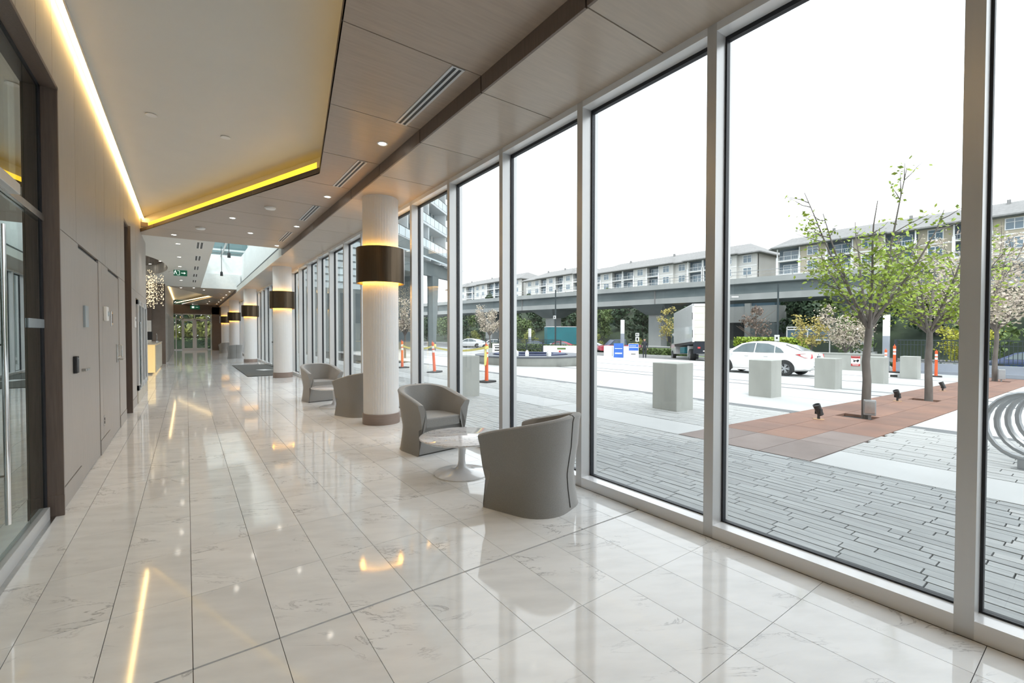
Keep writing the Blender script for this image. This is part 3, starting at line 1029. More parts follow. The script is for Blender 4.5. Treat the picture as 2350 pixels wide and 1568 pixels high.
def armchair(label):
    c = thing('armchair', label, 'armchair', (0, 0, 0), 0, 'grey tub armchairs')
    D, W = .62, .66
    prof = [(0.00, .012, -.020), (.02, .004, -.012), (.16, -.016, -.040), (.255, -.024, -.062), (.285, -.024, -.058), (.315, -.020, .012), (.42, -.004, .018), (.50, .010, .018), (1.0, .050, .018)]
    base = u_path(W, D, .26)
    n = len(base)
    ys = [p[1] for p in base]

    def top_h(i):
        t = (D / 2 - base[i][1]) / D
        return .585 + .165 * min(1, max(0, t)) ** .85

    def ring(z, off, fr, inner=0.0):
        out = []
        for i, (x, y) in enumerate(base):
            a = base[max(i - 1, 0)]
            c_ = base[min(i + 1, n - 1)]
            tx, ty = c_[0] - a[0], c_[1] - a[1]
            ln = math.hypot(tx, ty)
            nx, ny = ty / ln, -tx / ln     # outward
            if nx * x + ny * (y - .1) < 0:
                nx, ny = -nx, -ny
            o = off - inner
            yy = y + ny * o + (fr if y > D / 2 - .30 else 0) * max(0, (y - (D / 2 - .30)) / .30)
            out.append(Vector((x + nx * o, yy, z)))
        return out
    rings = []
    for z, o, fr in prof[:-1]:
        rings.append(ring(z, o, fr))
    for dz, o in ((-.05, .024), (-.012, .034)):
        r = ring(0, o, .018)
        for i, v in enumerate(r):
            v.z = top_h(i) + dz
        rings.append(r)
    for dz, inn in ((0.0, .014), (0.002, .04), (-.010, .075)):
        r = ring(0, .036, .018, inn)
        for i, v in enumerate(r):
            v.z = top_h(i) + dz
        rings.append(r)
    rings.append(ring(.50, .012, .0, .098))
    rings.append(ring(.38, .0, .0, .10))
    b = MB()
    vs = [p for r in rings for p in r]
    m = len(rings)
    fs = []
    for i in range(m - 1):
        for k in range(n - 1):
            fs.append((i * n + k, i * n + k + 1, (i + 1) * n + k + 1, (i + 1) * n + k))
    # close the two front faces
    fs.append(tuple(i * n for i in range(m)))
    fs.append(tuple(i * n + n - 1 for i in reversed(range(m))))
    b.add(vs, fs)
    part('shell', b, M_fabric, c, smooth=True, angle=50)
    # seat cushion: D-shaped block between the arms with a rounded front lip
    hw = W / 2 - .085
    poly = [(-hw, D / 2 - .012)] + arc(-hw + .2, -D / 2 + .30, .2, PI, PI * 1.5, 6) + arc(hw - .2, -D / 2 + .30, .2, PI * 1.5, 2 * PI, 6) + [(hw, D / 2 - .012)]
    part('seat', MB().prism(poly, .30, .415), M_fabric, c, smooth=True, bevel=.018, seg=3)
    # recessed plinth front under the seat
    hw2 = W / 2 - .012
    b = MB()
    b.add([(-hw2, D / 2 - .030, 0), (hw2, D / 2 - .030, 0), (hw2 - .02, D / 2 - .072, .30), (-hw2 + .02, D / 2 - .072, .30),
           (-hw2, -.05, 0), (hw2, -.05, 0), (hw2 - .02, -.05, .30), (-hw2 + .02, -.05, .30)],
          [(0, 1, 2, 3), (5, 4, 7, 6), (4, 0, 3, 7), (1, 5, 6, 2), (3, 2, 6, 7), (4, 5, 1, 0)])
    part('front_panel', b, M_fabric, c)
    # piped seams at the two back corners
    pts = []
    for r in rings[1:12]:
        v = (r[15] + r[16]) / 2
        pts.append(v + Vector((0, -.002, 0)))
    part('piping', MB().tube(pts, .004, 5), M_piping, c, smooth=True)
    part('foot_rim', MB().prism([(p.x * .965, p.y * .965) for p in rings[0]], -.0, .014), M_piping, c)
    return c


def put(o, x, y, face):
    """face = direction the sitter looks at"""
    o.location = (x, y, 0)
    o.rotation_euler = (0, 0, math.atan2(-face[0], face[1]))


a1 = armchair('grey tub armchair nearest the camera, its back turned to it')
put(a1, 2.335, 2.87, (-.34, .94))
chairs = [((2.40, 5.02), (.13, -.99), 'grey tub armchair facing the camera behind the marble side table beside nearest column'),
          ((2.44, 7.75), (-.34, .94), 'grey tub armchair half hidden behind the nearest column'),
          ((2.25, 9.95), (.15, -.99), 'grey tub armchair facing the camera farther on, beyond the nearest column'),
          ((2.17, 28.85), (-.1, 1), 'grey tub armchair seen from behind near the fourth column'),
          ((2.20, 36.6), (-.3, 1), 'farthest grey tub armchair near the end wall')]
for (x, y), f, lb in chairs:
    o = dup(a1, (0, 0, 0), 0, lb)
    put(o, x, y, f)
# pedestal tables
tb = thing('pedestal_table', 'white pedestal table with veined marble top between the two near armchairs', 'side table', (2.215, 3.90, 0), 0, 'pedestal side tables')
part('table_top', MB().lathe([(.0, .352), (.39, .352), (.418, .362), (.418, .370), (.412, .374), (.0, .374)], 64, cap=False), M_table, tb, smooth=True)
part('top_rim', MB().lathe([(.30, .345), (.40, .3515), (.419, .362), (.4195, .368), (.417, .36)], 64, cap=False), M_lacquer, tb, smooth=True)
part('pedestal', MB().lathe([(.275, 0), (.275, .008), (.25, .014), (.15, .026), (.07, .045), (.042, .075), (.034, .13), (.033, .22), (.040, .30), (.07, .352)], 48), M_lacquer, tb, smooth=True)
dup(tb, (2.27, 8.86, 0), .7, 'white pedestal table between the farther pair of armchairs past the column')
# entrance mat
em = thing('entrance_mat', 'dark grey entrance mat on the marble by the second column', 'mat')
part('pile', MB().box(1.58, 16.5, 0, XW - .01, 22.6, .012), M_mat, em)
part('edge_strip', MB().box(1.56, 16.48, 0, 1.58, 22.62, .013).box(1.56, 16.48, 0, XW - .01, 16.5, .013), M_black, em)
pc = thing('paper_card', 'small white card lying on the grey entrance mat', 'card', (2.35, 19.0, .0135), .4)
part('sheet', MB().box(-.18, -.26, 0, .18, .26, .003), M_white, pc)
part('print', MB().box(-.12, -.18, .003, .12, -.05, .0034), M_signgrey, pc)
# glazed entrance in the window wall by the mat
d5 = struct('door_5', 'glazed entrance doors in the window wall by the mat', 'door')
for y in (18.02, 20.52):
    part('door_stile', MB().box(XW - .06, y - .05, 0, XW, y + .05, 2.6), M_steel, d5)
part('door_head', MB().box(XW - .07, 17.97, 2.42, XW, 20.57, 2.62), M_bronze, d5)
part('push_bar', MB().box(XW - .09, 18.1, 1.0, XW - .05, 20.45, 1.06), M_black, d5)
part('panic_latch', MB().box(XW - .1, 19.2, .95, XW - .05, 19.34, 1.3), M_black, d5)

# ================================================================== outdoors
SL = .022


def gz(x):
    if x < 30:
        return -.02 - SL * (x - XW)
    return -.02 - SL * (30 - XW) - .045 * (min(x, 44) - 30)


M_conc = mat('pale_concrete_paving', (.52, .525, .52), (.46, .465, .46), scale=1.1, rough=.8, rnd=.03, detail=8)
M_paver = mat('grey_linear_paver', (.36, .37, .37), (.27, .28, .28), scale=6, rough=.75, rnd=.10, stretch=(5, .6, 1))
M_band = mat('grey_stone_band', (.17, .178, .185), (.14, .148, .155), scale=3, rough=.8, rnd=.05)
M_earth = mat('dark_joint_sand', (.022, .022, .021), rough=.95)
M_rust = mat('rusted_steel_plate', (.27, .145, .10), (.185, .105, .08), scale=1.3, rough=.75, detail=8, rnd=.07)
M_worn = mat('worn_brown_steel_plate', (.25, .195, .175), (.185, .14, .125), scale=1.5, rough=.7, detail=8, rnd=.08)
M_block = mat('cast_concrete', (.40, .41, .385), (.33, .34, .315), scale=2.2, rough=.8, detail=8, stretch=(1, 1, .35))
M_viad = mat('weathered_viaduct_concrete', (.16, .188, .192), (.11, .138, .143), scale=.35, rough=.85, detail=9, stretch=(1, 1, 2.2))
M_pier = mat('pier_concrete', (.34, .355, .35), (.28, .295, .29), scale=.5, rough=.85, detail=8, stretch=(1, 1, .3))
M_asph = mat('asphalt', (.20, .20, .20), (.16, .16, .16), scale=2, rough=.9)
M_grass = mat('verge_grass', (.13, .19, .05), (.07, .11, .03), scale=1.2, rough=1, detail=8)
M_hill = mat('wooded_slope', (.035, .055, .025), (.018, .032, .017), scale=.3, rough=1, detail=8)
M_orange = mat('orange_plastic', (.85, .13, .03), rough=.45)
M_stripe = mat('white_reflective_band', (.85, .80, .78), rough=.35)
M_rubber = mat('black_rubber', (.03, .03, .032), rough=.8)
M_tape = mat('yellow_caution_tape', (.80, .72, .22), rough=.5)
M_bark = mat('grey_bark', (.17, .15, .135), (.11, .095, .085), scale=9, rough=.9, stretch=(1, 1, .3), bump=.4)
M_leaf = mat('young_green_leaf', (.33, .42, .045), (.20, .30, .03), scale=3, rough=.55, contrast=(.35, .65))
M_leafy = mat('yellow_green_leaf', (.46, .44, .05), (.34, .36, .04), scale=3, rough=.55)
M_spring = mat('muted_spring_leaf', (.27, .29, .06), (.18, .20, .045), scale=3, rough=.6)
M_leafo = mat('golden_leaf', (.44, .36, .10), (.36, .31, .08), scale=3, rough=.55)
M_bloss = mat('pale_blossom', (.62, .52, .46), (.45, .42, .30), scale=4, rough=.7)
M_dkleaf = mat('dark_evergreen_leaf', (.045, .085, .035), (.022, .05, .025), scale=2, rough=.7)
M_midleaf = mat('mid_green_leaf', (.14, .20, .06), (.08, .13, .04), scale=2, rough=.7)
M_bare = mat('bare_twig_brown', (.20, .14, .11), (.15, .11, .09), scale=2, rough=.9)
M_carw = mat('white_car_paint', (.80, .80, .80), rough=.18, coat=.7)
M_carg = mat('car_window_glass', (.10, .14, .15), (.06, .09, .10), scale=2, rough=.04, spec=.9)
M_tyre = mat('tyre_rubber', (.02, .02, .021), rough=.8)
M_red = mat('red_lamp_lens', (.55, .012, .02), rough=.15, coat=.6)
M_redp = mat('dark_red_car_paint', (.36, .02, .045), rough=.2, coat=.6)
M_navy = mat('navy_car_paint', (.03, .05, .13), rough=.2, coat=.6)
M_silver = mat('silver_car_paint', (.42, .44, .46), rough=.25, metal=.4, coat=.5)
M_blue = mat('blue_board', (.01, .12, .50), (.01, .09, .42), scale=2, rough=.4)
M_teal = mat('teal_container', (.01, .17, .20), (.01, .14, .17), scale=1, rough=.5)
M_cream = mat('cream_siding', (.64, .63, .60), (.58, .57, .545), scale=.4, rough=.8)
M_tan = mat('tan_siding', (.46, .41, .31), (.41, .37, .28), scale=.4, rough=.8)
M_trimw = mat('white_trim_paint', (.80, .80, .79), rough=.6)
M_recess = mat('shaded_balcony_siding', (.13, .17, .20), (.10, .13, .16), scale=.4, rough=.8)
M_roof = mat('grey_shingle_roof', (.26, .258, .255), (.21, .208, .205), scale=2, rough=.9)
M_wpane = mat('house_window_glass', (.12, .19, .24), (.08, .13, .17), scale=.3, rough=.08, spec=.8)
M_galv = mat('galvanised_tube', (.36, .37, .38), (.31, .32, .33), scale=6, rough=.4, metal=.6)
M_fence = mat('black_railing_paint', (.03, .045, .05), rough=.5)
M_curb = mat('blue_grey_kerb_wall', (.34, .37, .42), (.29, .32, .37), scale=1, rough=.8)
M_cloth = mat('dark_navy_cloth', (.022, .026, .035), rough=.9)
M_skin = mat('skin', (.52, .32, .24), rough=.6)
M_hair = mat('brown_hair', (.12, .06, .03), rough=.8)
M_twglass = mat('tower_glazing', (.16, .25, .29), (.11, .18, .22), scale=.25, rough=.1, spec=.8)
M_twslab = mat('tower_slab_edge', (.62, .66, .68), rough=.7)
M_railgl = mat('balcony_glass_rail', (.52, .60, .63), (.45, .53, .56), scale=.5, rough=.15)
M_sgnred = mat('sign_red_print', (.50, .03, .03), rough=.5)

# ------------------------------------------------------------------ ground
gr = struct('ground_plaza', 'bright paved plaza falling gently away outside the window wall', 'plaza')


def slab(mb, x0, x1, y0, y1, th=.06, up=0.0):
    za, zb = gz(x0) + up, gz(x1) + up
    mb.add([(x0, y0, za - th), (x1, y0, zb - th), (x1, y1, zb - th), (x0, y1, za - th), (x0, y0, za), (x1, y0, zb), (x1, y1, zb), (x0, y1, za)],
           [(3, 2, 1, 0), (4, 5, 6, 7), (0, 1, 5, 4), (1, 2, 6, 5), (2, 3, 7, 6), (3, 0, 4, 7)])
    return mb


b = MB()
slab(b, 3.04, 30, -16, 70, .3, -.045)
part('sand_bed', b, M_earth, gr)
CX0, CX1, CY0, CY1 = 5.83, 29.2, 2.15, 3.86      # rusted strip


def pieces(x0, x1, y0, y1):
    """leave the rusted strip free"""
    out = []
    if x1 <= CX0 or y1 <= CY0 or y0 >= CY1:
        return [(x0, x1, y0, y1)]
    if y0 < CY0:
        out.append((x0, x1, y0, CY0))
    if y1 > CY1:
        out.append((x0, x1, CY1, y1))
    return out


# linear pavers beside the building
cand = []
rr = random.Random(11)
PWD = .098
nrow = int((5.83 - 3.045) / PWD)
for i in range(nrow + 1):
    x0 = 3.045 + i * PWD
    x1 = min(x0 + PWD, 5.825)
    y = -5 + rr.random() * .42
    while y < 30:
        L_ = .42
        cand.append((x0, x1, y, y + L_))
        y += L_


def seen(q):
    x, y = (q[0] + q[1]) / 2, (q[2] + q[3]) / 2
    th = math.atan2(x, y)
    return 0 < th < R(86) and math.hypot(x, y) > 3.2


cand.sort(key=lambda q: (not seen(q), math.hypot(q[0], q[2])))
pav_me = {}
rest = MB()
for n_, (x0, x1, y0, y1) in enumerate(cand):
    up = rr.uniform(-.002, .002)
    if n_ < 300:
        key = round(x1 - x0, 3)
        if key not in pav_me:
            m_ = MB()
            wd = (x1 - x0) / 2 - .0045
            m_.add([(-wd, -.2055, -.05), (wd, -.2055, -.05), (wd, .2055, -.05), (-wd, .2055, -.05), (-wd, -.2055, wd * SL), (wd, -.2055, -wd * SL), (wd, .2055, -wd * SL), (-wd, .2055, wd * SL)],
                   [(3, 2, 1, 0), (4, 5, 6, 7), (0, 1, 5, 4), (1, 2, 6, 5), (2, 3, 7, 6), (3, 0, 4, 7)])
            pav_me[key] = m_.mesh('paver', M_paver)
        link('paver', pav_me[key], gr, ((x0 + x1) / 2, (y0 + y1) / 2, gz((x0 + x1) / 2) + up))
    else:
        slab(rest, x0 + .0045, x1 - .0045, y0 + .0045, y1 - .0045, .05, up)
# second paved field further out
x = 6.77
while x < 9.6:
    y = -8 + rr.random() * .5
    while y < 22:
        for (a, b_, c, d) in pieces(x, x + .148, y, y + .5):
            if d - c > .05:
                slab(rest, a + .005, b_ - .005, c + .005, d - .005, .05, rr.uniform(-.002, .002))
        y += .5
    x += .148
part('small_pavers', rest, mat('pale_outer_paver', (.45, .455, .45), (.35, .355, .35), scale=5, rough=.8, stretch=(5, .6, 1)), gr, kind='stuff')
# concrete slabs
bx = [9.6, 9.72]
for (x0, x1, m_) in ((5.83, 6.76, M_conc), (9.62, 10.0, M_band), (10.0, 12.6, M_conc), (12.6, 15.0, M_conc), (15.0, 15.22, M_band), (15.22, 16.3, M_conc), (16.3, 16.5, M_band), (16.5, 20.2, M_conc), (20.2, 20.4, M_band), (20.4, 24.2, M_conc), (24.2, 24.4, M_band), (24.4, 30.0, M_conc)):
    ys = [-14, -9.8, -5.6, -1.5, 2.15, 6.9, 11.5, 16.0, 20.6, 25.4, 30, 36, 44, 56, 70]
    for ya, yb in zip(ys[:-1], ys[1:]):
        for (a, b_, c, d) in pieces(x0, x1, ya, yb):
            if d - c > .1:
                s_ = MB()
                slab(s_, a + .012, b_ - .012, c + .012, d - .012)
                part('paving_slab', s_, m_, gr)
# rusted steel strip with tree pits
st = struct('ground_steel_strip', 'rusted steel plates forming a long strip with tree pits across the plaza', 'steel strip')
TX = [10.3, 15.1, 26.6]
xs = [5.83, 7.0, 8.2, 9.7, 10.9, 12.4, 14.4, 15.8, 17.6, 19.6, 21.6, 23.6, 25.9, 27.3, 29.2]
for x0, x1 in zip(xs[:-1], xs[1:]):
    hole = [t for t in TX if x0 < t < x1]
    for k, (c, d) in enumerate(((CY0, 2.72), (2.72, 3.28), (3.28, CY1))):
        s_ = MB()
        if k == 1 and hole:
            t = hole[0]
            slab(s_, x0 + .004, t - .26, c + .004, d - .004, .05, .004)
            slab(s_, t + .26, x1 - .004, c + .004, d - .004, .05, .004)
        else:
            slab(s_, x0 + .004, x1 - .004, c + .004, d - .004, .05, .004)
        part('steel_plate', s_, M_rust if x0 > 8 or (x0 > 6.5 and k) else M_worn, st)

# streets and slope beyond
gs = struct('ground_street', 'asphalt street and car park beyond the plaza', 'street')
b = MB()
xs = [30.0, 37, 44, 60, 75]
for x0, x1 in zip(xs[:-1], xs[1:]):
    za, zb = gz(x0) - .02, gz(x1) - .02
    b.add([(x0, -60, za), (x1, -60, zb), (x1, 160, zb), (x0, 160, za)], [(0, 1, 2, 3)])
part('carriageway', b, M_asph, gs)
b = MB()
b.box(40.5, -40, gz(40.5) - .3, 43.5, 40, gz(40.5) + .10)
part('grass_verge', b, M_grass, gs)
part('kerb_line', MB().box(40.2, -40, gz(40.2) - .3, 40.5, 40, gz(40.2) + .16), M_conc, gs)
hl = struct('ground_hill', 'wooded slope rising behind the viaduct', 'hill')
b = MB()
hp = [(62, gz(60) - .05), (70, 1.0), (82, 5.5), (98, 11.5), (109, 13.5), (160, 14.0)]
for (xa, za), (xb, zb) in zip(hp[:-1], hp[1:]):
    b.add([(xa, -80, za), (xb, -80, zb), (xb, 300, zb), (xa, 300, za)], [(0, 1, 2, 3)])
part('slope', b, M_hill, hl)


def hz(x):
    if x < 62:
        return gz(x)
    for (xa, za), (xb, zb) in zip(hp[:-1], hp[1:]):
        if x <= xb:
            return za + (zb - za) * (x - xa) / (xb - xa)
    return 14.0


# ------------------------------------------------------------------ concrete blocks
cb = thing('concrete_block', 'square concrete security block nearest the windows, right of centre', 'bollard', (7.95, 5.40, gz(7.95)), 0, 'concrete security blocks')
part('block', MB().box(-.28, -.28, -.02, .28, .28, .94), M_block, cb, bevel=.012)
part('foot_joint', MB().box(-.27, -.27, -.03, .27, .27, .0), M_earth, cb)
for (x, y), lb in (((12.05, 5.48), 'square concrete block standing in front of the white sedan'),
                   ((16.2, 5.48), 'square concrete block by the rear bumper of the white sedan'),
                   ((20.3, 5.35), 'square concrete block partly hidden by the nearest tree trunk'),
                   ((24.6, 5.35), 'farthest square concrete block behind the orange post on a white base'),
                   ((5.30, 9.25), 'square concrete block close to the windows beyond the facing armchair')):
    dup(cb, (x, y, gz(x)), 0, lb)

# ------------------------------------------------------------------ delineator posts and tape
dp = thing('delineator_post', 'orange delineator post with yellow tape tied round its top', 'traffic post', (7.5, 11.65, gz(7.5)), .3, 'orange traffic posts')
part('rubber_base', MB().prism([(-.23, -.2), (.23, -.2), (.26, -.12), (.26, .12), (.23, .2), (-.23, .2), (-.26, .12), (-.26, -.12)], 0, .05), M_rubber, dp)
part('post', MB().lathe([(.058, .05), (.056, .1), (.048, 1.08), (.052, 1.09), (.052, 1.15), (.03, 1.17)], 16), M_orange, dp, smooth=True)
for z in (.78, .93):
    part('reflective_band', MB().lathe([(.0525, z), (.0515, z + .10)], 16, cap=False), M_stripe, dp, smooth=True)
part('top_loop', MB().tube([(.0, 0, 1.15), (-.03, 0, 1.2), (0, 0, 1.25), (.03, 0, 1.2), (0, 0, 1.15)], .012, 6), M_orange, dp, smooth=True)
for (x, y), lb in (((7.75, 15.75), 'leaning orange delineator post beyond the taped one'),
                   ((7.6, 23.9), 'orange delineator post seen through the narrow windows behind the columns'),
                   ((7.6, 18.6), 'orange delineator post just left of the nearest column'),
                   ((24.9, 5.95), 'orange delineator post standing on a white plastic base'),
                   ((27.9, 7.0), 'orange delineator post behind, left of the one on a white base'),
                   ((27.3, 5.05), 'orange delineator post behind the second tree trunk')):
    o = dup(dp, (x, y, gz(x)), .2, lb)
    if 'leaning' in lb:
        o.rotation_euler = (-.02, -.06, .3)
    if 'white plastic' in lb:
        o.location.z += .20
wb = thing('ballast_block', 'white plastic ballast block under an orange post', 'barrier foot', (24.9, 5.95, gz(24.9)), .2)
part('foot', MB().box(-.30, -.26, -.01, .30, .26, .20), M_trimw, wb, bevel=.02)
part('foot_slot', MB().box(-.305, -.12, .03, -.3, .12, .12), M_earth, wb)


def tape(name, label, p, q, sag):
    t = thing(name, label, 'caution tape', p)
    p, q = Vector(p), Vector(q)
    b = MB()
    n = 10
    for i in range(n):
        a0, a1 = i / n, (i + 1) / n
        u = (q - p) * a0 - Vector((0, 0, sag * 4 * a0 * (1 - a0)))
        v = (q - p) * a1 - Vector((0, 0, sag * 4 * a1 * (1 - a1)))
        h = Vector((0, 0, .035))
        e = Vector((.002, .001, 0))
        b.add([u - h + e, v - h + e, v + h + e, u + h + e, u - h - e, v - h - e, v + h - e, u + h - e], [(0, 1, 2, 3), (7, 6, 5, 4), (0, 4, 5, 1), (3, 2, 6, 7)])
    part('ribbon', b, M_tape, t)
    part('knot', MB().lathe([(.060, -.05), (.066, 0), (.060, .05)], 10), M_tape, t)
    return t


zt = 1.08
tape('caution_tape', 'yellow caution tape from the taped post to the leaning post', (7.5, 11.65, gz(7.5) + zt), (7.75, 15.75, gz(7.75) + .98), .12)
tape('caution_tape', 'yellow caution tape beyond the leaning post', (7.75, 15.75, gz(7.75) + zt - .03), (7.6, 18.6, gz(7.6) + zt - .1), .15)
tt = thing('caution_tape', 'loose end of yellow tape hanging down the taped orange post', 'caution tape', (7.43, 11.60, gz(7.5)))
part('ribbon', MB().add([(0, 0, 1.05), (.03, -.05, .8), (-.02, -.06, .55), (-.07, -.03, .5), (-.05, 0, .8), (-.02, .01, 1.05)], [(0, 1, 4, 5), (1, 2, 3, 4)]).add([(0.004, 0.004, 1.05), (.034, -.046, .8), (-.016, -.056, .55), (-.066, -.026, .5), (-.046, .004, .8), (-.016, .014, 1.05)], [(5, 4, 1, 0), (4, 3, 2, 1)]), M_tape, tt)
part('knot', MB().lathe([(.03, 1.02), (.035, 1.05), (.03, 1.08)], 8), M_tape, tt)


# ------------------------------------------------------------------ trees
def tree_mesh(seed, trunk_h, r0, height, spread, nb, nsub, leaves, leaf, uprt=.6, top_sparse=True):
    rr = random.Random(seed)
    tr, br, lv = MB(), MB(), MB()
    bend = [(0, 0, -.1)]
    for i in range(1, 6):
        bend.append((rr.uniform(-.02, .02) * i * r0 * 6, rr.uniform(-.02, .02) * i * r0 * 6, trunk_h * i / 5))
    tr.tube(bend, r0, 10, r0 * .72)
    top = Vector(bend[-1])
    tips = []
    for k in range(nb):
        a = 2 * PI * (k + rr.uniform(-.3, .3)) / nb
        base = Vector(bend[-1]) - Vector((0, 0, rr.uniform(0, .12) * trunk_h))
        out = spread * rr.uniform(.55, 1.0)
        hh = (height - trunk_h) * rr.uniform(.62, 1.0)
        pts = []
        for i in range(7):
            t = i / 6
            q = base + Vector((math.cos(a) * out * t ** (1.0 + .0 * uprt) * (1 - .18 * t), math.sin(a) * out * t * (1 - .18 * t), hh * (t ** (1.05 if uprt > .5 else .8))))
            q += Vector((rr.uniform(-1, 1), rr.uniform(-1, 1), 0)) * .03 * spread * t
            pts.append(q)
        br.tube(pts, r0 * .40, 6, r0 * .07)
        for s_ in range(nsub):
            t = rr.uniform(.12, .95)
            i = min(5, int(t * 6))
            p = pts[i].lerp(pts[i + 1], t * 6 - i)
            a2 = a + rr.uniform(-1.5, 1.5)
            ln = spread * rr.uniform(.25, .62) * (1.1 - .6 * t)
            sp = [p]
            for j in range(1, 4):
                u = j / 3
                sp.append(p + Vector((math.cos(a2) * ln * u, math.sin(a2) * ln * u, ln * (.55 * uprt + .15) * u + rr.uniform(-.03, .03))))
            br.tube(sp, r0 * .12, 4, r0 * .03)
            tips.append((sp, t))
    dens = []
    for i in range(leaves):
        sp, t = tips[rr.randrange(len(tips))]
        if top_sparse and rr.random() < (t - .45) * 1.35:
            continue
        u = rr.random() ** .7 * 2.999
        j = int(u)
        p = sp[j].lerp(sp[j + 1], u - j) + Vector((rr.gauss(0, .06), rr.gauss(0, .06), rr.gauss(0, .05))) * spread
        s_ = leaf * rr.uniform(.6, 1.3)
        d = Vector((rr.gauss(0, 1), rr.gauss(0, 1), rr.gauss(-.3, .6))).normalized()
        e = d.cross(Vector((rr.gauss(0, 1), rr.gauss(0, 1), rr.gauss(0, 1)))).normalized()
        lv.add([p, p + d * s_ * .5 + e * s_ * .28, p + d * s_, p + d * s_ * .5 - e * s_ * .28], [(0, 1, 2, 3)])
    return tr, br, lv


def tree(name, label, loc, seed, lm, group=None, bark=None, rz=0, **kw):
    t = thing(name, label, 'tree', loc, rz, group)
    tr, br, lv = tree_mesh(seed, **kw)
    part('trunk', tr, bark or M_bark, t, smooth=True)
    part('branches', br, bark or M_bark, t, smooth=True)
    part('leaves', lv, lm, t, kind='stuff')
    return t


tree('street_tree', 'young tree with fresh yellow green leaves nearest the windows in the rusted strip', (10.3, 2.86, gz(10.3)), 21, M_leaf, 'young trees in the rusted strip',
     trunk_h=1.75, r0=.078, height=4.55, spread=1.35, nb=9, nsub=13, leaves=2600, leaf=.085)
tree('street_tree', 'second young tree with green leaves beyond the nearest one in the rusted strip', (15.1, 2.92, gz(15.1)), 5, M_leaf, 'young trees in the rusted strip',
     trunk_h=1.75, r0=.085, height=4.5, spread=1.75, nb=10, nsub=14, leaves=3200, leaf=.095)
tree('blossom_tree', 'tree with pale blossom behind the second young tree', (20.2, 2.95, gz(20.2)), 31, M_bloss, None,
     trunk_h=1.9, r0=.075, height=5.3, spread=2.2, nb=11, nsub=14, leaves=4200, leaf=.10)
tree('blossom_tree', 'farthest tree of the rusted strip, seen right of the last mullion', (26.6, 3.15, gz(26.6)), 8, M_bloss, None,
     trunk_h=2.2, r0=.09, height=6.6, spread=2.7, nb=11, nsub=15, leaves=4200, leaf=.13)
tree('golden_shrub', 'golden yellow shrub behind the railing beyond the second tree', (32.6, 5.0, gz(32.6)), 12, M_leafy, None,
     trunk_h=.4, r0=.05, height=3.4, spread=1.5, nb=9, nsub=10, leaves=1500, leaf=.16, top_sparse=False)
tree('golden_sapling', 'small sapling with golden leaves behind the white sedan', (31.5, 11.6, gz(31.5)), 17, M_leafo, None,
     trunk_h=1.1, r0=.05, height=4.0, spread=1.3, nb=7, nsub=9, leaves=900, leaf=.17, top_sparse=False)
tree('blossom_shrub', 'pale pink blossoming shrub right of the golden sapling', (32.5, 10.1, gz(32.5)), 19, M_bloss, None,
     trunk_h=1.0, r0=.06, height=4.0, spread=1.9, nb=11, nsub=12, leaves=1800, leaf=.16, top_sparse=False)
tree('green_sapling', 'yellow green sapling left of the white truck beside the viaduct pier', (44.0, 30.2, gz(44)), 23, M_leafo, None,
     trunk_h=1.4, r0=.07, height=6.2, spread=1.9, nb=8, nsub=10, leaves=1000, leaf=.22, top_sparse=False)
tree('blossom_tree', 'white blossoming tree beyond the taped orange post', (25, 38.2, gz(25)), 29, M_bloss, None,
     trunk_h=1.7, r0=.09, height=5.2, spread=1.9, nb=11, nsub=12, leaves=2200, leaf=.17, top_sparse=False)
tree('blossom_tree', 'pale blossoming tree seen just right of the nearest column', (11.3, 27.2, gz(11.3)), 37, M_bloss, None,
     trunk_h=1.5, r0=.07, height=4.2, spread=1.2, nb=10, nsub=11, leaves=1800, leaf=.12, top_sparse=False)


# background growth: a few kinds of crown, each copied as a tree of its own
def crown(name, label, seed, h, rad, lm, nleaf, leaf, shape=1.0, bare=False, group=None):
    rr = random.Random(seed)
    t = thing(name, label, 'tree', (0, 0, -500), 0, group)
    tr, br = MB(), MB()
    tr.tube([(0, 0, -.6), (0, 0, h * .35), (rr.uniform(-.2, .2), rr.uniform(-.2, .2), h * .8)], h * .022, 8, h * .008)
    for k in range(26 if bare else 12):
        a = rr.random() * 2 * PI
        z0 = h * rr.uniform(.25, .7)
        ln = rad * rr.uniform(.6, 1.0)
        br.tube([(0, 0, z0), (math.cos(a) * ln * .5, math.sin(a) * ln * .5, z0 + ln * .35), (math.cos(a) * ln, math.sin(a) * ln, z0 + ln * .75)], h * .006, 5, h * .002)
    lv = MB()
    lumps = []
    for i in range(16):
        zz = rr.uniform(.12, 1.0)
        rad_z = rad * (1 - zz * .85) if shape < 1 else rad * math.sqrt(max(.02, 1 - (2 * zz - 1) ** 2))
        a = rr.random() * 2 * PI
        lumps.append((Vector((math.cos(a) * rad_z * .62, math.sin(a) * rad_z * .62, h * (.10 + .84 * zz))), rad * rr.uniform(.30, .5) * (1.15 - .4 * zz)))
    for i in range(nleaf):
        c, q = lumps[rr.randrange(len(lumps))]
        d = Vector((rr.gauss(0, 1), rr.gauss(0, 1), rr.gauss(0, 1))).normalized()
        p = c + d * q * rr.uniform(.55, 1.05)
        s_ = leaf * rr.uniform(.6, 1.4)
        n = (d + Vector((rr.gauss(0, .5), rr.gauss(0, .5), rr.gauss(0, .5)))).normalized()
        u = n.cross(Vector((rr.gauss(0, 1), rr.gauss(0, 1), rr.gauss(0, 1)))).normalized()
        v = n.cross(u)
        lv.add([p - u * s_ * .5, p - v * s_ * .4, p + u * s_ * .5, p + v * s_ * .4], [(0, 1, 2, 3)])
    part('trunk', tr, M_bare if bare else M_bark, t, smooth=True)
    part('branches', br, M_bare if bare else M_bark, t)
    part('leaves', lv, lm, t, kind='stuff')
    return t


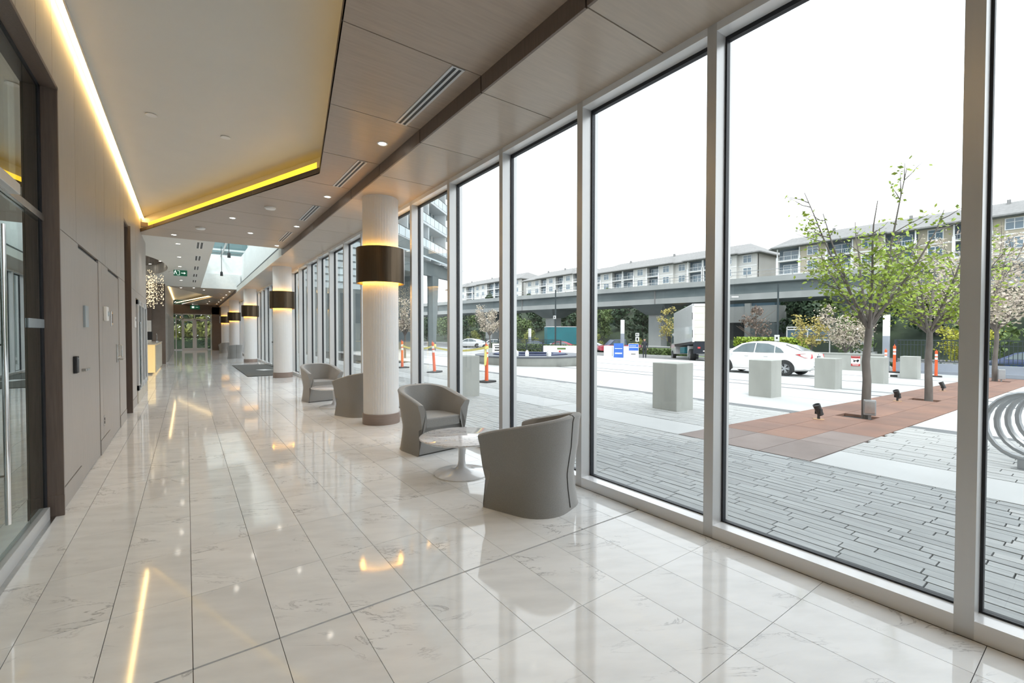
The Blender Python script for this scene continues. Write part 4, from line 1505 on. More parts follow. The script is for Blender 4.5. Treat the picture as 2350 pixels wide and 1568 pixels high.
kinds = [crown('evergreen_tree', 'dark evergreen tree on the slope under and behind the viaduct', 1, 9, 3.2, M_dkleaf, 1500, .62, .5, group='dark evergreens behind the viaduct'),
         crown('green_tree', 'mid green rounded tree on the slope behind the viaduct', 2, 7, 3.4, M_midleaf, 1300, .6, 1, group='green trees behind the viaduct'),
         crown('bare_tree', 'reddish bare twiggy tree on the slope behind the viaduct', 3, 8, 2.8, M_bare, 900, .30, 1, True, group='bare trees behind the viaduct'),
         crown('spring_tree', 'bright yellow green tree at the foot of the slope behind the viaduct', 4, 5, 2.6, M_spring, 1100, .40, 1, group='spring green trees behind the viaduct')]
first = [True] * 4
LAND = [(24.5, 'past the columns at the far left'), (30, 'behind the leaning orange post'), (34, 'behind the taped orange post'), (40, 'behind the round planter'), (44.5, 'above the teal trailer'), (48.5, 'left of the notice boards'), (51.5, 'behind the notice boards'), (55, 'by the viaduct pier'),
        (59, 'behind the box truck'), (64, 'over the sedan bonnet'), (67.5, 'over the sedan roof'), (70.5, 'over the sedan boot'), (74, 'behind the golden sapling'), (77.5, 'left of the nearest street tree'), (80.5, 'between the two nearest street trees'), (84, 'right of the second street tree'), (99, 'at the right edge')]


def where(x, y):
    th = math.degrees(math.atan2(x, y))
    s = [l for a, l in LAND if a <= th]
    return s[-1] if s else LAND[0][1]


rr = random.Random(44)
tpos = []
for i in range(420):
    th = R(rr.uniform(22, 92))
    xx = rr.choice((64, 67, 71, 76, 82, 89))
    xx += rr.uniform(-1.5, 1.5)
    yy = xx / math.tan(th) if th < R(89) else -rr.uniform(0, 6)
    if yy > 150:
        continue
    k = rr.choice((0, 0, 0, 0, 1, 1, 2))
    if math.degrees(th) > 66:
        k = rr.choice((0, 0, 0, 1))
    tpos.append((k, xx, yy, rr.uniform(.75, 1.15) if math.degrees(th) < 60 else rr.uniform(.95, 1.3)))
for th, xx, sc in ((46.6, 56, .5), (38.5, 56, .6), (31, 54, .62), (51.7, 57, .42)):
    tpos.append((3, xx, xx / math.tan(R(th)), sc))
for i in range(12):
    th = 66.3 + 1.5 * i
    xx = 69.5 + 1.5 * (i % 2)
    tpos.append((0, xx, xx / math.tan(R(th)), 1.05))
for th, xx, k, sc in ((64.6, 51.5, 2, .72), (66.7, 51, 0, .60), (68.1, 51.8, 0, .58), (73.2, 51.5, 1, .62), (82.5, 49, 1, .62)):
    tpos.append((k, xx, xx / math.tan(R(th)), sc))
placed = []
for k, xx, yy, sc in tpos:
    tn = yy / xx
    hh_ = (9, 7, 8, 5)[k] * 1.1
    rad_ = (3.0, 3.2, 2.8, 2.5)[k]
    for it in range(3):
        vx = 44.2 + (97 - yy) * .1663
        if xx > 62:
            xx = max(xx, vx + 9.0 + rad_ * sc)
            sc = min(sc, max(.35, (1.4 + 6.3 * xx / (vx + .5) - hz(xx)) / hh_))
        else:
            xx = min(xx, vx - 1.2 - rad_ * sc)
        yy = tn * xx
    if any(math.hypot(xx - a, yy - b) < .97 * (rad_ * sc + c) for a, b, c in placed) or (26.5 < yy < 42 and 62 < xx < 73):
        continue
    placed.append((xx, yy, rad_ * sc))
    loc = (xx, yy, hz(xx))
    rz = rr.random() * 6.28
    lb = ('dark evergreen tree', 'mid green rounded tree', 'reddish bare twiggy tree', 'bright yellow green tree')[k] + ' on the ' + ('lower' if xx < 70 else 'middle' if xx < 80 else 'upper') + ' slope ' + where(xx, yy)
    if first[k]:
        kinds[k].location = loc
        kinds[k].rotation_euler = (0, 0, rz)
        kinds[k].scale = (sc, sc, sc)
        first[k] = False
        kinds[k]['label'] = lb
    else:
        dup(kinds[k], loc, rz, lb, scale=(sc, sc, sc * rr.uniform(.9, 1.08)))

# ------------------------------------------------------------------ ground spotlights, tree box, bike rack
gl = thing('ground_spotlight', 'black ground spotlight nearest the windows in the rusted strip', 'spotlight', (9.25, 3.27, gz(9.25)), 2.6, 'ground spotlights in the rusted strip')
part('stem', MB().tube([(0, 0, 0), (0, 0, .12)], .022, 8), M_black, gl, smooth=True)
part('lamp_head', MB().lathe([(.0, -.10), (.05, -.095), (.055, .02), (.062, .11), (.05, .11), (.045, .09), (.0, .09)], 16, cap=False), M_black, gl, smooth=True).matrix_local = Matrix.Translation((0, 0, .17)) @ Matrix.Rotation(.45, 4, 'Y')
part('yoke', MB().box(-.02, -.07, .10, .02, -.058, .2).box(-.02, .058, .10, .02, .07, .2).box(-.02, -.07, .09, .02, .07, .105), M_black, gl)
part('base_plate', MB().lathe([(.09, 0), (.09, .012)], 20), mat('pale_rust_ring', (.48, .30, .17), rough=.8), gl)
dup(gl, (14.1, 3.30, gz(14.1)), 2.6, 'black ground spotlight in the middle of the rusted strip')
dup(gl, (18.8, 3.32, gz(18.8)), 1.4, 'farthest black ground spotlight beyond the second tree')
eb = thing('outlet_box', 'grey metal outlet box on a post at the foot of the nearest tree', 'outlet box', (10.12, 2.76, gz(10.12)), .3)
part('post', MB().box(-.02, -.02, 0, .02, .02, .3), M_galv, eb)
part('box', MB().box(-.06, -.09, .08, .05, .09, .36), M_galv, eb, bevel=.01)
part('box_lid', MB().box(-.068, -.075, .12, -.06, .075, .34), M_steel, eb, bevel=.004)
eb2 = thing('outlet_box', 'grey metal outlet box at the foot of the farthest tree', 'outlet box', (26.4, 2.95, gz(26.4)), .3)
part('post', MB().box(-.02, -.02, 0, .02, .02, .3), M_galv, eb2)
part('box', MB().box(-.09, -.10, .1, .06, .10, .5), M_galv, eb2, bevel=.01)
bk = thing('bike_rack', 'grey steel coil bike rack standing on the pavers at the right edge', 'bike rack', (7.55, .66, gz(7.55)), R(-11))
pts = []
for i in range(24 * 5 + 1):
    a = 2 * PI * i / 24
    pts.append((.30 * i / 24, .34 * math.sin(a), .12 + .36 - .36 * math.cos(a)))
part('coil', MB().tube(pts, .030, 8), M_galv, bk, smooth=True)
for i in (0, 2, 5):
    part('foot_post', MB().box(.30 * i - .035, -.04, -.04, .30 * i + .035, .04, .125), M_galv, bk)
    part('foot_plate', MB().box(.30 * i - .07, -.08, -.02, .30 * i + .07, .08, .008), M_galv, bk)

# ------------------------------------------------------------------ round planter bench
pb = thing('round_planter', 'round grey planter bench with dark coping and blue seat pad behind the taped post', 'planter', (15.5, 19.6, gz(15.5) - .02))
part('wall_ring', MB().lathe([(2.75, -.06), (2.82, .0), (2.95, .46), (2.9, .47), (2.2, .47), (2.2, .3)], 56, cap=False), M_block, pb, smooth=True)
part('coping', MB().lathe([(2.98, .46), (3.06, .50), (3.06, .55), (2.1, .55), (2.1, .46), (2.98, .46)], 56, cap=False), mat('dark_coping', (.10, .11, .13), rough=.5), pb, smooth=True)
part('seat_pad', MB().lathe([(2.0, .50), (2.0, .60), (1.3, .60), (1.3, .50)], 48), mat('blue_pad', (.02, .035, .10), rough=.6), pb, smooth=True)
part('soil', MB().lathe([(2.1, .30), (2.1, .49)], 40), M_earth, pb)
for i, (a, lb) in enumerate(((-2.62, 'white bag standing leftmost on the planter rim'), (-2.52, 'white bag standing second from the left on the planter rim'), (-2.30, 'white bag standing third from the left on the planter rim'), (-1.85, 'white bag standing rightmost on the planter rim'))):
    bgx = thing('paper_bag', lb, 'bag', (15.5 + 2.5 * math.cos(a), 19.6 + 2.5 * math.sin(a), gz(15.5) + .53), a, 'white bags on the round planter')
    part('sack', MB().loft([[(-.10, -.08, 0), (.10, -.08, 0), (.10, .08, 0), (-.10, .08, 0)], [(-.11, -.09, .15), (.11, -.09, .15), (.11, .09, .15), (-.11, .09, .15)], [(-.06, -.06, .28), (.06, -.06, .28), (.06, .06, .28), (-.06, .06, .28)]]), M_trimw, bgx)
    part('rolled_top', MB().box(-.05, -.02, .28, .05, .02, .32), M_trimw, bgx)

# ------------------------------------------------------------------ low walls, railing, light columns
lw = thing('barrier_wall', 'pale concrete barrier wall with a tow warning sign behind the blocks', 'wall', (29.0, 0, gz(29)))
part('wall_body', MB().box(0, 7.35, -.05, .3, 11.6, .86), M_block, lw, bevel=.01)
part('coping', MB().box(-.03, 7.32, .86, .33, 11.63, .92), M_block, lw)
sg = thing('tow_sign', 'white tow warning sign with red border on the pale barrier wall', 'sign', (28.99, 8.55, gz(29) + .52))
part('plate', MB().box(-.012, -.20, -.27, 0, .20, .27), M_trimw, sg)
b = MB()
b.box(-.014, -.20, .14, -.0121, .20, .27).box(-.014, -.20, -.27, -.0121, .20, -.15)
part('red_print', b, M_sgnred, sg)
b = MB()
b.box(-.014, -.13, -.02, -.0121, .10, .03).box(-.014, -.15, -.02, -.0121, -.06, .075).lathe([(.0, 0), (.03, 0)], 10, (-.014, 0, 0), cap=False)
b.add([(-.0141, .05, .03), (-.0141, .15, .09), (-.0141, .13, .10), (-.0141, .02, .03)], [(0, 1, 2, 3)])
for yy in (-.09, .06):
    b.prism_x([(yy + .035 * math.cos(2 * PI * k / 10), -.035 + .035 * math.sin(2 * PI * k / 10)) for k in range(10)], -.0145, -.0121)
for z in (.19, .22):
    b.box(-.0155, -.16, z, -.014, .16, z + .012)
part('truck_print', b, M_black, sg)
part('lettering_lines', MB().box(-.0155, -.15, -.19, -.014, .15, -.17).box(-.0155, -.13, -.235, -.014, .13, -.215).box(-.0155, -.17, .225, -.014, .17, .245), M_trimw, sg)
kw = thing('kerb_wall', 'low blue grey kerb wall carrying the black railing on the right', 'wall', (30.6, 0, gz(30.6)))
part('wall_body', MB().box(0, -14, -.1, .3, 7.3, .52), M_curb, kw)
part('step', MB().box(-.25, -14, -.1, 0, 7.3, .16), M_curb, kw)


def railing(name, label, x, y0, y1, z, h, n, base):
    t = thing(name, label, 'railing', (x, 0, z))
    part('top_rail', MB().box(-.025, y0, h - .05, .025, y1, h), M_fence, t)
    part('lower_rail', MB().box(-.02, y0, base + .08, .02, y1, base + .12), M_fence, t)
    part('middle_rail', MB().box(-.02, y0, h - .28, .02, y1, h - .25), M_fence, t)
    np_ = max(2, int((y1 - y0) / 2.4) + 1)
    pm = MB().box(-.05, -.05, base - .35, .05, .05, h).box(-.1, -.1, base - .38, .02, .1, base - .16).mesh('post', M_fence)
    for i in range(np_):
        link('post', pm, t, (0, y0 + (y1 - y0) * i / (np_ - 1), 0))
    bm_ = MB().box(-.011, -.011, base + .1, .011, .011, h - .03).mesh('baluster', M_fence)
    for i in range(min(n, 150)):
        link('baluster', bm_, t, (0, y0 + (y1 - y0) * (i + .5) / min(n, 150), 0))


railing('railing', 'black railing with upright bars on the kerb wall at the right', 30.72, -6, 7.3, gz(30.6), 1.72, 96, .52)
railing('railing', 'black railing beyond the round planter on the left', 29.5, 32.5, 46.0, gz(29.5), 1.35, 90, .25)
rb = thing('planter_strip', 'low clipped planting strip with pale kerb behind the sedan', 'hedge', (34.5, 0, gz(34.5)))
part('kerb', MB().box(0, -10, -.1, .2, 14.5, .18), M_conc, rb)
hb = MB()
rr = random.Random(6)
for i in range(2600):
    p = Vector((.3 + rr.random() * .9, -10 + 24.5 * rr.random(), .05 + .42 * rr.random()))
    n = Vector((rr.gauss(0, 1), rr.gauss(0, 1), rr.gauss(0, 1))).normalized()
    u = n.orthogonal().normalized() * .09
    v = n.cross(u)
    hb.add([p - u, p - v, p + u, p + v], [(0, 1, 2, 3)])
part('leaves', hb, M_dkleaf, rb, kind='stuff')


def hedge(name, label, x0, x1, y0, y1, z, h, lm, seed, nl=2600, leaf=.16):
    t = thing(name, label, 'hedge', ((x0 + x1) / 2, (y0 + y1) / 2, z))
    rr = random.Random(seed)
    a, c = (x1 - x0) / 2, (y1 - y0) / 2
    part('inner_mass', MB().box(-a * .85, -c * .96, -.1, a * .85, c * .96, h * .9), M_dkleaf, t)
    b = MB()
    for i in range(nl):
        f = rr.random()
        if f < .5:
            p = Vector((-a * rr.uniform(.85, 1.05), rr.uniform(-c, c), rr.uniform(0, h)))
        elif f < .85:
            p = Vector((rr.uniform(-a, a), rr.uniform(-c, c), h * rr.uniform(.9, 1.05)))
        else:
            p = Vector((rr.uniform(-a, a), rr.choice((-c, c)) * rr.uniform(.95, 1.02), rr.uniform(0, h)))
        n = Vector((rr.gauss(-.4, 1), rr.gauss(0, 1), rr.gauss(.4, 1))).normalized()
        u = n.orthogonal().normalized() * leaf
        v = n.cross(u)
        b.add([p - u, p - v * .7, p + u, p + v * .7], [(0, 1, 2, 3)])
    part('leaves', b, lm, t, kind='stuff')
    return t


hedge('clipped_hedge', 'bright green clipped hedge above the roof of the white sedan', 47.0, 49.4, 18.2, 24.6, gz(47), 2.1, M_leaf, 3)
hedge('clipped_hedge', 'low green hedge behind the standing person', 41.0, 42.2, 26, 33.5, gz(41), .8, M_midleaf, 4, 2400, .14)
hedge('clipped_hedge', 'low dark hedge along the car park left of the taped post', 30.6, 31.8, 31, 47, gz(31), .8, M_midleaf, 9, 2400, .12)


def light_column(label, x, y, h):
    t = thing('light_column', label, 'light column', (x, y, gz(x)), 0, 'square white light columns')
    part('shaft', MB().box(-.13, -.13, -.1, .13, .13, h * .62), M_curb, t, bevel=.01)
    part('lantern', MB().box(-.13, -.13, h * .62, .13, .13, h), M_trimw, t, bevel=.01)
    part('base_plate', MB().box(-.2, -.2, -.1, .2, .2, .03), M_galv, t)


light_column('square white light column behind the block right of the sedan', 30.4, 7.62, 3.05)
light_column('square white light column behind the blue notice boards', 33.0, 27.8, 3.4)
light_column('small square light column beyond the round planter', 33.0, 41.8, 2.7)

# ------------------------------------------------------------------ blue boards, barriers, person


def board(label, x, y, rz, full):
    t = thing('notice_board', label, 'notice board', (x, y, gz(x)), rz, 'blue notice boards')
    lean = .16
    for s in (-1, 1):
        b = MB()
        b.add([(s * .30, -.38, 0), (s * .30, .38, 0), (s * .02, .38, 1.16), (s * .02, -.38, 1.16), (s * .33, -.38, 0), (s * .33, .38, 0), (s * .05, .38, 1.16), (s * .05, -.38, 1.16)],
              [(0, 1, 2, 3), (7, 6, 5, 4), (0, 4, 5, 1), (1, 5, 6, 2), (2, 6, 7, 3), (3, 7, 4, 0)])
        part('panel', b, M_blue if full else M_trimw, t)
    def on(z0, z1, y0, y1, mt, nm, d=.004):
        x0, x1 = -.33 + .28 * z0 / 1.16 - d, -.33 + .28 * z1 / 1.16 - d
        part(nm, MB().add([(x0, y0, z0), (x0, y1, z0), (x1, y1, z1), (x1, y0, z1), (x0 + .003, y0, z0), (x0 + .003, y1, z0), (x1 + .003, y1, z1), (x1 + .003, y0, z1)], [(3, 2, 1, 0), (4, 5, 6, 7), (0, 1, 5, 4), (2, 3, 7, 6)]), mt, t)
    if full:
        on(.30, .40, -.28, .28, M_trimw, 'white_lettering')
        on(.72, .76, -.3, .3, M_trimw, 'white_lettering')
    else:
        on(.62, 1.13, -.36, .36, M_blue, 'blue_panel')
        on(.84, .88, -.33, .33, M_trimw, 'white_lettering', .008)
        on(.97, 1.0, -.2, .3, M_trimw, 'white_lettering', .008)
        on(.32, .38, -.15, .2, M_black, 'dark_lettering')
    return t


board('blue a-frame notice board with white lines, left of the pair', 28.6, 24.5, .72, True)
board('white a-frame notice board with blue upper half, right of the pair', 28.5, 22.9, .72, False)
for x, y, l_, lb in ((30.4, 26.7, 1.5, 'white barrier block left of the blue notice board'), (30.3, 24.6, 1.2, 'white barrier block between the two notice boards')):
    o = thing('barrier_block', lb, 'barrier', (x, y, gz(x)), .6, 'white barriers on the plaza')
    part('body', MB().box(-.2, -l_ / 2, -.02, .2, l_ / 2, .92), M_trimw, o, bevel=.03)
    part('seam', MB().box(-.205, -.02, .05, -.199, .02, .88), M_galv, o)
o = thing('barrier_block', 'long white barrier with a printed notice in front of the red car', 'barrier', (28.3, 31.2, gz(28.3)), .78)
part('body', MB().box(-.15, -1.6, .0, .15, 1.6, .8), M_trimw, o, bevel=.03)
part('notice', MB().box(-.16, -.5, .45, -.15, .3, .62), M_midleaf, o)
part('notice_dot', MB().box(-.16, -.05, .15, -.15, .15, .36), M_sgnred, o)
part('foot', MB().box(-.3, -1.5, -.06, .3, -1.2, .04).box(-.3, 1.2, -.06, .3, 1.5, .04), M_trimw, o)
o = thing('post_sign', 'white notice on a low pale stand left of the taped post', 'sign', (19.5, 29.0, gz(19.5)), .95)
part('stand', MB().box(-.03, -.9, 0, .25, .9, .62), M_block, o)
part('plate', MB().box(-.05, -.55, .12, -.03, .25, .98), M_trimw, o)
part('print_lines', MB().box(-.056, -.4, .78, -.05, .1, .84).box(-.056, -.35, .6, -.05, .05, .7).box(-.056, -.38, .4, -.05, .08, .5), M_black, o)


def person(label, x, y, face, h):
    """one skinned body in a dark jacket and trousers, head turned down a little, phone-less hands"""
    t = thing('person', label, 'person', (x, y, gz(x)), face)
    P, E, Rd = [], [], []

    def v(p, r):
        P.append(Vector(p))
        Rd.append(r)
        return len(P) - 1

    def chain(a, pts):
        for p, r in pts:
            n = v(p, r)
            E.append((a, n))
            a = n
        return a
    pel = v((0, 0, .95), .155)
    ch_ = chain(pel, [((0, .01, 1.10), .15), ((0, .0, 1.28), .17), ((0, -.005, 1.42), .145)])
    neck = chain(ch_, [((0, .01, 1.51), .058), ((0, .025, 1.58), .07), ((0, .04, 1.66), .098), ((0, .035, 1.74), .085)])
    for s in (-1, 1):
        hand = chain(ch_, [((s * .17, -.01, 1.42), .075), ((s * .24, -.02, 1.18), .058), ((s * .26 + .04 * (s > 0), .06, .94), .042), ((s * .265 + .05 * (s > 0), .09, .86), .034)])
        for k, (dx, dy, ln) in enumerate(((-.02, .028, .07), (-.007, .012, .085), (.007, -.004, .08), (.018, -.02, .065))):
            b0 = P[hand]
            chain(hand, [(b0 + Vector((dx, dy, -.045)), .010), (b0 + Vector((dx * 1.1, dy + .015, -.045 - ln * .55)), .009), (b0 + Vector((dx * 1.1, dy + .04, -.045 - ln)), .008)])
        chain(hand, [(P[hand] + Vector((-s * .025, .035, -.02)), .012), (P[hand] + Vector((-s * .03, .06, -.05)), .010)])
        chain(pel, [((s * .09, .0, .88), .105), ((s * .10, .02 + .03 * s, .50), .068), ((s * .10, -.03 + .05 * s, .10), .050), ((s * .105, .05 + .05 * s, .045), .045), ((s * .11, .16 + .05 * s, .035), .034)])
    me = bpy.data.meshes.new('body')
    me.from_pydata(P, E, [])
    o = bpy.data.objects.new('body', me)
    COL.objects.link(o)
    sk_ = o.modifiers.new('skin', 'SKIN')
    for i, q in enumerate(me.skin_vertices[0].data):
        q.radius = (Rd[i], Rd[i] * (.72 if i in (1, 2, 3) else 1))
        q.use_root = (i == 0)
    ss = o.modifiers.new('sub', 'SUBSURF')
    ss.levels = 1
    ss.render_levels = 1
    dg = bpy.context.evaluated_depsgraph_get()
    nm = bpy.data.meshes.new_from_object(o.evaluated_get(dg))
    bpy.data.objects.remove(o)
    nm.name = 'body'
    nm.materials.clear()
    for m_ in (M_cloth, M_skin, M_hair, M_black):
        nm.materials.append(m_)
    for f in nm.polygons:
        c = f.center
        f.material_index = 0
        if c.z > 1.53:
            f.material_index = 1
            if c.z > 1.70 or (c.y < .02 and c.z > 1.60):
                f.material_index = 2
        elif c.z < .875 and abs(c.x) > .19:
            f.material_index = 1
        elif c.z < .075:
            f.material_index = 3
    nm.shade_smooth()
    s = h / 1.80
    for vv in nm.vertices:
        vv.co *= s
    link('body', nm, t)
    b = MB()
    for sx in (-.035, .035):
        b.lathe([(.0, -.012), (.012, 0), (.0, .012)], 8, (sx * s, .135 * s, 1.665 * s), cap=False)
    part('eyes', b, M_black, t)
    part('nose', MB().add([(0, .162 * s, 1.625 * s), (-.014 * s, .13 * s, 1.62 * s), (.014 * s, .13 * s, 1.62 * s), (0, .13 * s, 1.67 * s)], [(0, 1, 2), (0, 2, 3), (0, 3, 1), (1, 3, 2)]), M_skin, t)
    part('mouth', MB().box(-.025 * s, .12 * s, 1.592 * s, .025 * s, .133 * s, 1.600 * s), M_sgnred, t)
    part('ears', MB().box(-.105 * s, .02 * s, 1.63 * s, -.088 * s, .05 * s, 1.69 * s).box(.088 * s, .02 * s, 1.63 * s, .105 * s, .05 * s, 1.69 * s), M_skin, t)
    part('jacket_hem', MB().lathe([(.165 * s, .86 * s), (.17 * s, .90 * s), (.16 * s, .96 * s)], 20, cap=False), M_cloth, t, smooth=True)
    return t


person('person in dark jacket and trousers standing beyond the plaza right of the notice boards', 30.2, 23.15, 2.2, 1.62)


# ------------------------------------------------------------------ vehicles
def wheel(parent, x, y, z, r, w_, side):
    a = part('wheel', MB().lathe([(r * .62, -w_ / 2), (r * .95, -w_ / 2), (r, -w_ * .3), (r, w_ * .3), (r * .95, w_ / 2), (r * .62, w_ / 2)], 24, cap=True), M_tyre, parent, smooth=True)
    a.matrix_local = Matrix.Translation((x, y, z)) @ Matrix.Rotation(PI / 2 * side, 4, 'Y')
    b = MB().lathe([(r * .64, w_ / 2 - .01), (r * .60, w_ / 2 + .004), (r * .55, w_ / 2 - .02)], 24, cap=False)
    for k in range(10):
        t = 2 * PI * k / 10 + (.13 if k % 2 else -.13)
        b.bar((r * .08 * math.cos(t), r * .08 * math.sin(t), w_ / 2 - .005), (r * .58 * math.cos(t), r * .58 * math.sin(t), w_ / 2 - .008), .035, .02)
    b.lathe([(.0, w_ / 2 + .012), (r * .16, w_ / 2 + .005), (r * .16, w_ / 2 - .03)], 12, cap=False)
    part('rim', b, M_silver, a)
    return a


def sedan(name, label, loc, rz, paint, detail=True, L=4.54, Wd=1.76, H=1.465, group=None):
    """car pointing along +Y, origin on the ground at mid length"""
    t = thing(name, label, 'car', loc, rz, group)
    hw = Wd / 2
    # stations: y, lower z, shoulder z, half width at shoulder
    sts = [(-2.25, .46, .84, .62), (-2.19, .30, .965, .74), (-2.0, .24, 1.02, .82), (-1.6, .20, 1.0, .865), (-.9, .19, .955, .878), (0, .19, .93, .88), (.7, .19, .915, .88), (1.1, .19, .90, .875), (1.6, .20, .84, .85), (2.0, .23, .74, .79), (2.2, .28, .64, .70), (2.27, .40, .55, .56)]
    k = L / 4.54
    rings = []
    for y, zl, zs, h_ in sts:
        y *= k
        h_ *= hw / .88
        m1 = zl + (zs - zl) * .35
        m2 = zl + (zs - zl) * .72
        half = [(0, zl), (h_ * .80, zl), (h_ * .96, zl + .06), (h_ * 1.0, m1), (h_ * .995, m2), (h_ * .95, zs - .02), (h_ * .86, zs + .012), (0, zs + .03)]
        ring_ = [(x, y, z) for x, z in half] + [(-x, y, z) for x, z in half[-2:0:-1]]
        rings.append(ring_)
    b = MB()
    b.loft(rings)
    part('body', b, paint, t, smooth=True, angle=48)
    # greenhouse
    gs_ = [(-1.92, 1.02, 1.03, .70, .60), (-1.25, .98, 1.30, .80, .585), (-.85, .96, 1.42, .81, .575), (-.3, .945, H, .815, .57), (.2, .935, H - .01, .815, .575), (.62, .925, 1.37, .81, .60), (1.42, .885, .90, .74, .70)]
    rings = []
    for y, zb, zt_, wb_, wt_ in gs_:
        y *= k
        wb_ *= hw / .88
        wt_ *= hw / .88
        half = [(0, zb - .05), (wb_, zb - .03), (wb_ - (wb_ - wt_) * .55, zb + (zt_ - zb) * .55), (wt_, zt_ - .02 * (zt_ > 1.1)), (wt_ * .8, zt_), (0, zt_ + .015 * (zt_ > 1.1))]
        rings.append([(x, y, z) for x, z in half] + [(-x, y, z) for x, z in half[-2:0:-1]])
    part('cabin', MB().loft(rings), paint, t, smooth=True, angle=48)

    def side_x(y, z):
        # outer surface of the cabin side at height z
        for i in range(len(gs_) - 1):
            y0, y1 = gs_[i][0] * k, gs_[i + 1][0] * k
            if y0 <= y <= y1 + 1e-6:
                u = (y - y0) / (y1 - y0)
                q = [gs_[i][j] + (gs_[i + 1][j] - gs_[i][j]) * u for j in range(5)]
                f = max(0, min(1, (z - q[1]) / max(.05, q[2] - q[1])))
                return (q[3] - (q[3] - q[4]) * f) * hw / .88
        return .7
    wins = [('front_window', [(.02, .975), (1.02, .965), (.60, 1.28), (.36, 1.36), (.02, 1.385)]), ('rear_window', [(-.04, .975), (-.04, 1.385), (-.52, 1.36), (-.80, 1.27), (-.84, .985)]), ('quarter_window', [(-.88, .99), (-.85, 1.25), (-1.06, 1.15), (-1.22, 1.0)])]
    for nm, poly in wins:
        for s in (-1, 1):
            vs = [(s * (side_x(y * k, z) + .024), y * k, z) for y, z in poly]
            vi = [(s * (side_x(y * k, z) - .02), y * k, z) for y, z in poly]
            n = len(vs)
            part(nm, MB().add(vs + vi, [tuple(range(n)), tuple(range(2 * n - 1, n - 1, -1))] + [(i, n + i, n + (i + 1) % n, (i + 1) % n) for i in range(n)]), M_carg, t)
    part('windscreen', MB().add([(-.66, 1.36 * k, .945), (.66, 1.36 * k, .945), (.55, .70 * k, 1.345), (-.55, .70 * k, 1.345), (-.66, 1.33 * k, .925), (.66, 1.33 * k, .925), (.55, .67 * k, 1.325), (-.55, .67 * k, 1.325)], [(0, 1, 2, 3), (4, 7, 6, 5), (0, 4, 5, 1), (2, 6, 7, 3)]), M_carg, t)
    part('back_window', MB().add([(-.60, -1.82 * k, 1.085), (.60, -1.82 * k, 1.085), (.53, -1.22 * k, 1.335), (-.53, -1.22 * k, 1.335), (-.60, -1.80 * k, 1.06), (.60, -1.80 * k, 1.06), (.53, -1.20 * k, 1.31), (-.53, -1.20 * k, 1.31)], [(3, 2, 1, 0), (5, 6, 7, 4), (1, 5, 4, 0), (3, 7, 6, 2)]), M_carg, t)
    for y in (-1.30 * k, 1.30 * k):
        for s in (-1, 1):
            arch = [(y + .37 * math.cos(PI * i / 14), .31 + .37 * math.sin(PI * i / 14)) for i in range(15)] + [(y - .37, .17), (y + .37, .17)]
            part('wheel_arch', MB().prism_x(arch, s * (hw - .03), s * (hw + .003)), M_tyre, t)
            wheel(t, s * (hw - .09), y, .315, .315, .2, s)
    if detail:
        for s in (-1, 1):
            vs = [(s * .60, -2.262 * k, .80), (s * .70, -2.235 * k, .76), (s * .835, -2.03 * k, .80), (s * .868, -1.72 * k, .93), (s * .80, -2.02 * k, .97), (s * .62, -2.235 * k, .95)]
            vi = [(x * .93, y + .08, z) for x, y, z in vs]
            n = len(vs)
            part('tail_lamp', MB().add(vs + vi, [tuple(range(n)), tuple(range(2 * n - 1, n - 1, -1))] + [(i, n + i, n + (i + 1) % n, (i + 1) % n) for i in range(n)]), M_red, t)
            part('door_mirror', MB().box(s * .88, .90, .93, s * 1.05, 1.0, 1.05), paint, t, bevel=.02)
            part('door_handle', MB().box(s * .872, -.62, .80, s * .895, -.44, .83).box(s * .872, .22, .80, s * .895, .40, .83), paint, t, bevel=.005)
            part('sill_skirt', MB().box(s * .80, -.9, .16, s * .885, .9, .23), paint, t, bevel=.01)
            part('headlamp', MB().box(s * .50, 2.02 * k, .58, s * .78, 2.2 * k, .72), M_carg, t, bevel=.03)
        part('rear_bumper', MB().prism_x([(-2.30, .38), (-2.33, .46), (-2.32, .66), (-2.22, .72), (-1.95, .70), (-1.95, .30), (-2.2, .28)], -.80, .80), paint, t, bevel=.03)
        part('number_plate', MB().box(-.16, -2.275, .76, .16, -2.262, .88), M_black, t)
        part('plate_face', MB().box(-.15, -2.279, .77, .15, -2.275, .87), M_signgrey, t)
        part('boot_badge', MB().box(-.03, -2.25, .925, .03, -2.235, .965), M_chrome, t)
        part('reflector', MB().box(.60, -2.335, .42, .66, -2.325, .46).box(-.66, -2.335, .42, -.60, -2.325, .46), M_black, t)
        part('exhaust', MB().tube([(.5, -2.34, .26), (.5, -2.0, .26)], .03, 8), M_galv, t)
    return t


cx, cy = 21.35, 9.85
tilt = math.atan(SL)
sd = sedan('sedan', 'white four door sedan parked behind the concrete blocks', (cx, cy, gz(cx)), 0, M_carw)
sd.rotation_euler = (0, tilt, R(1.0))
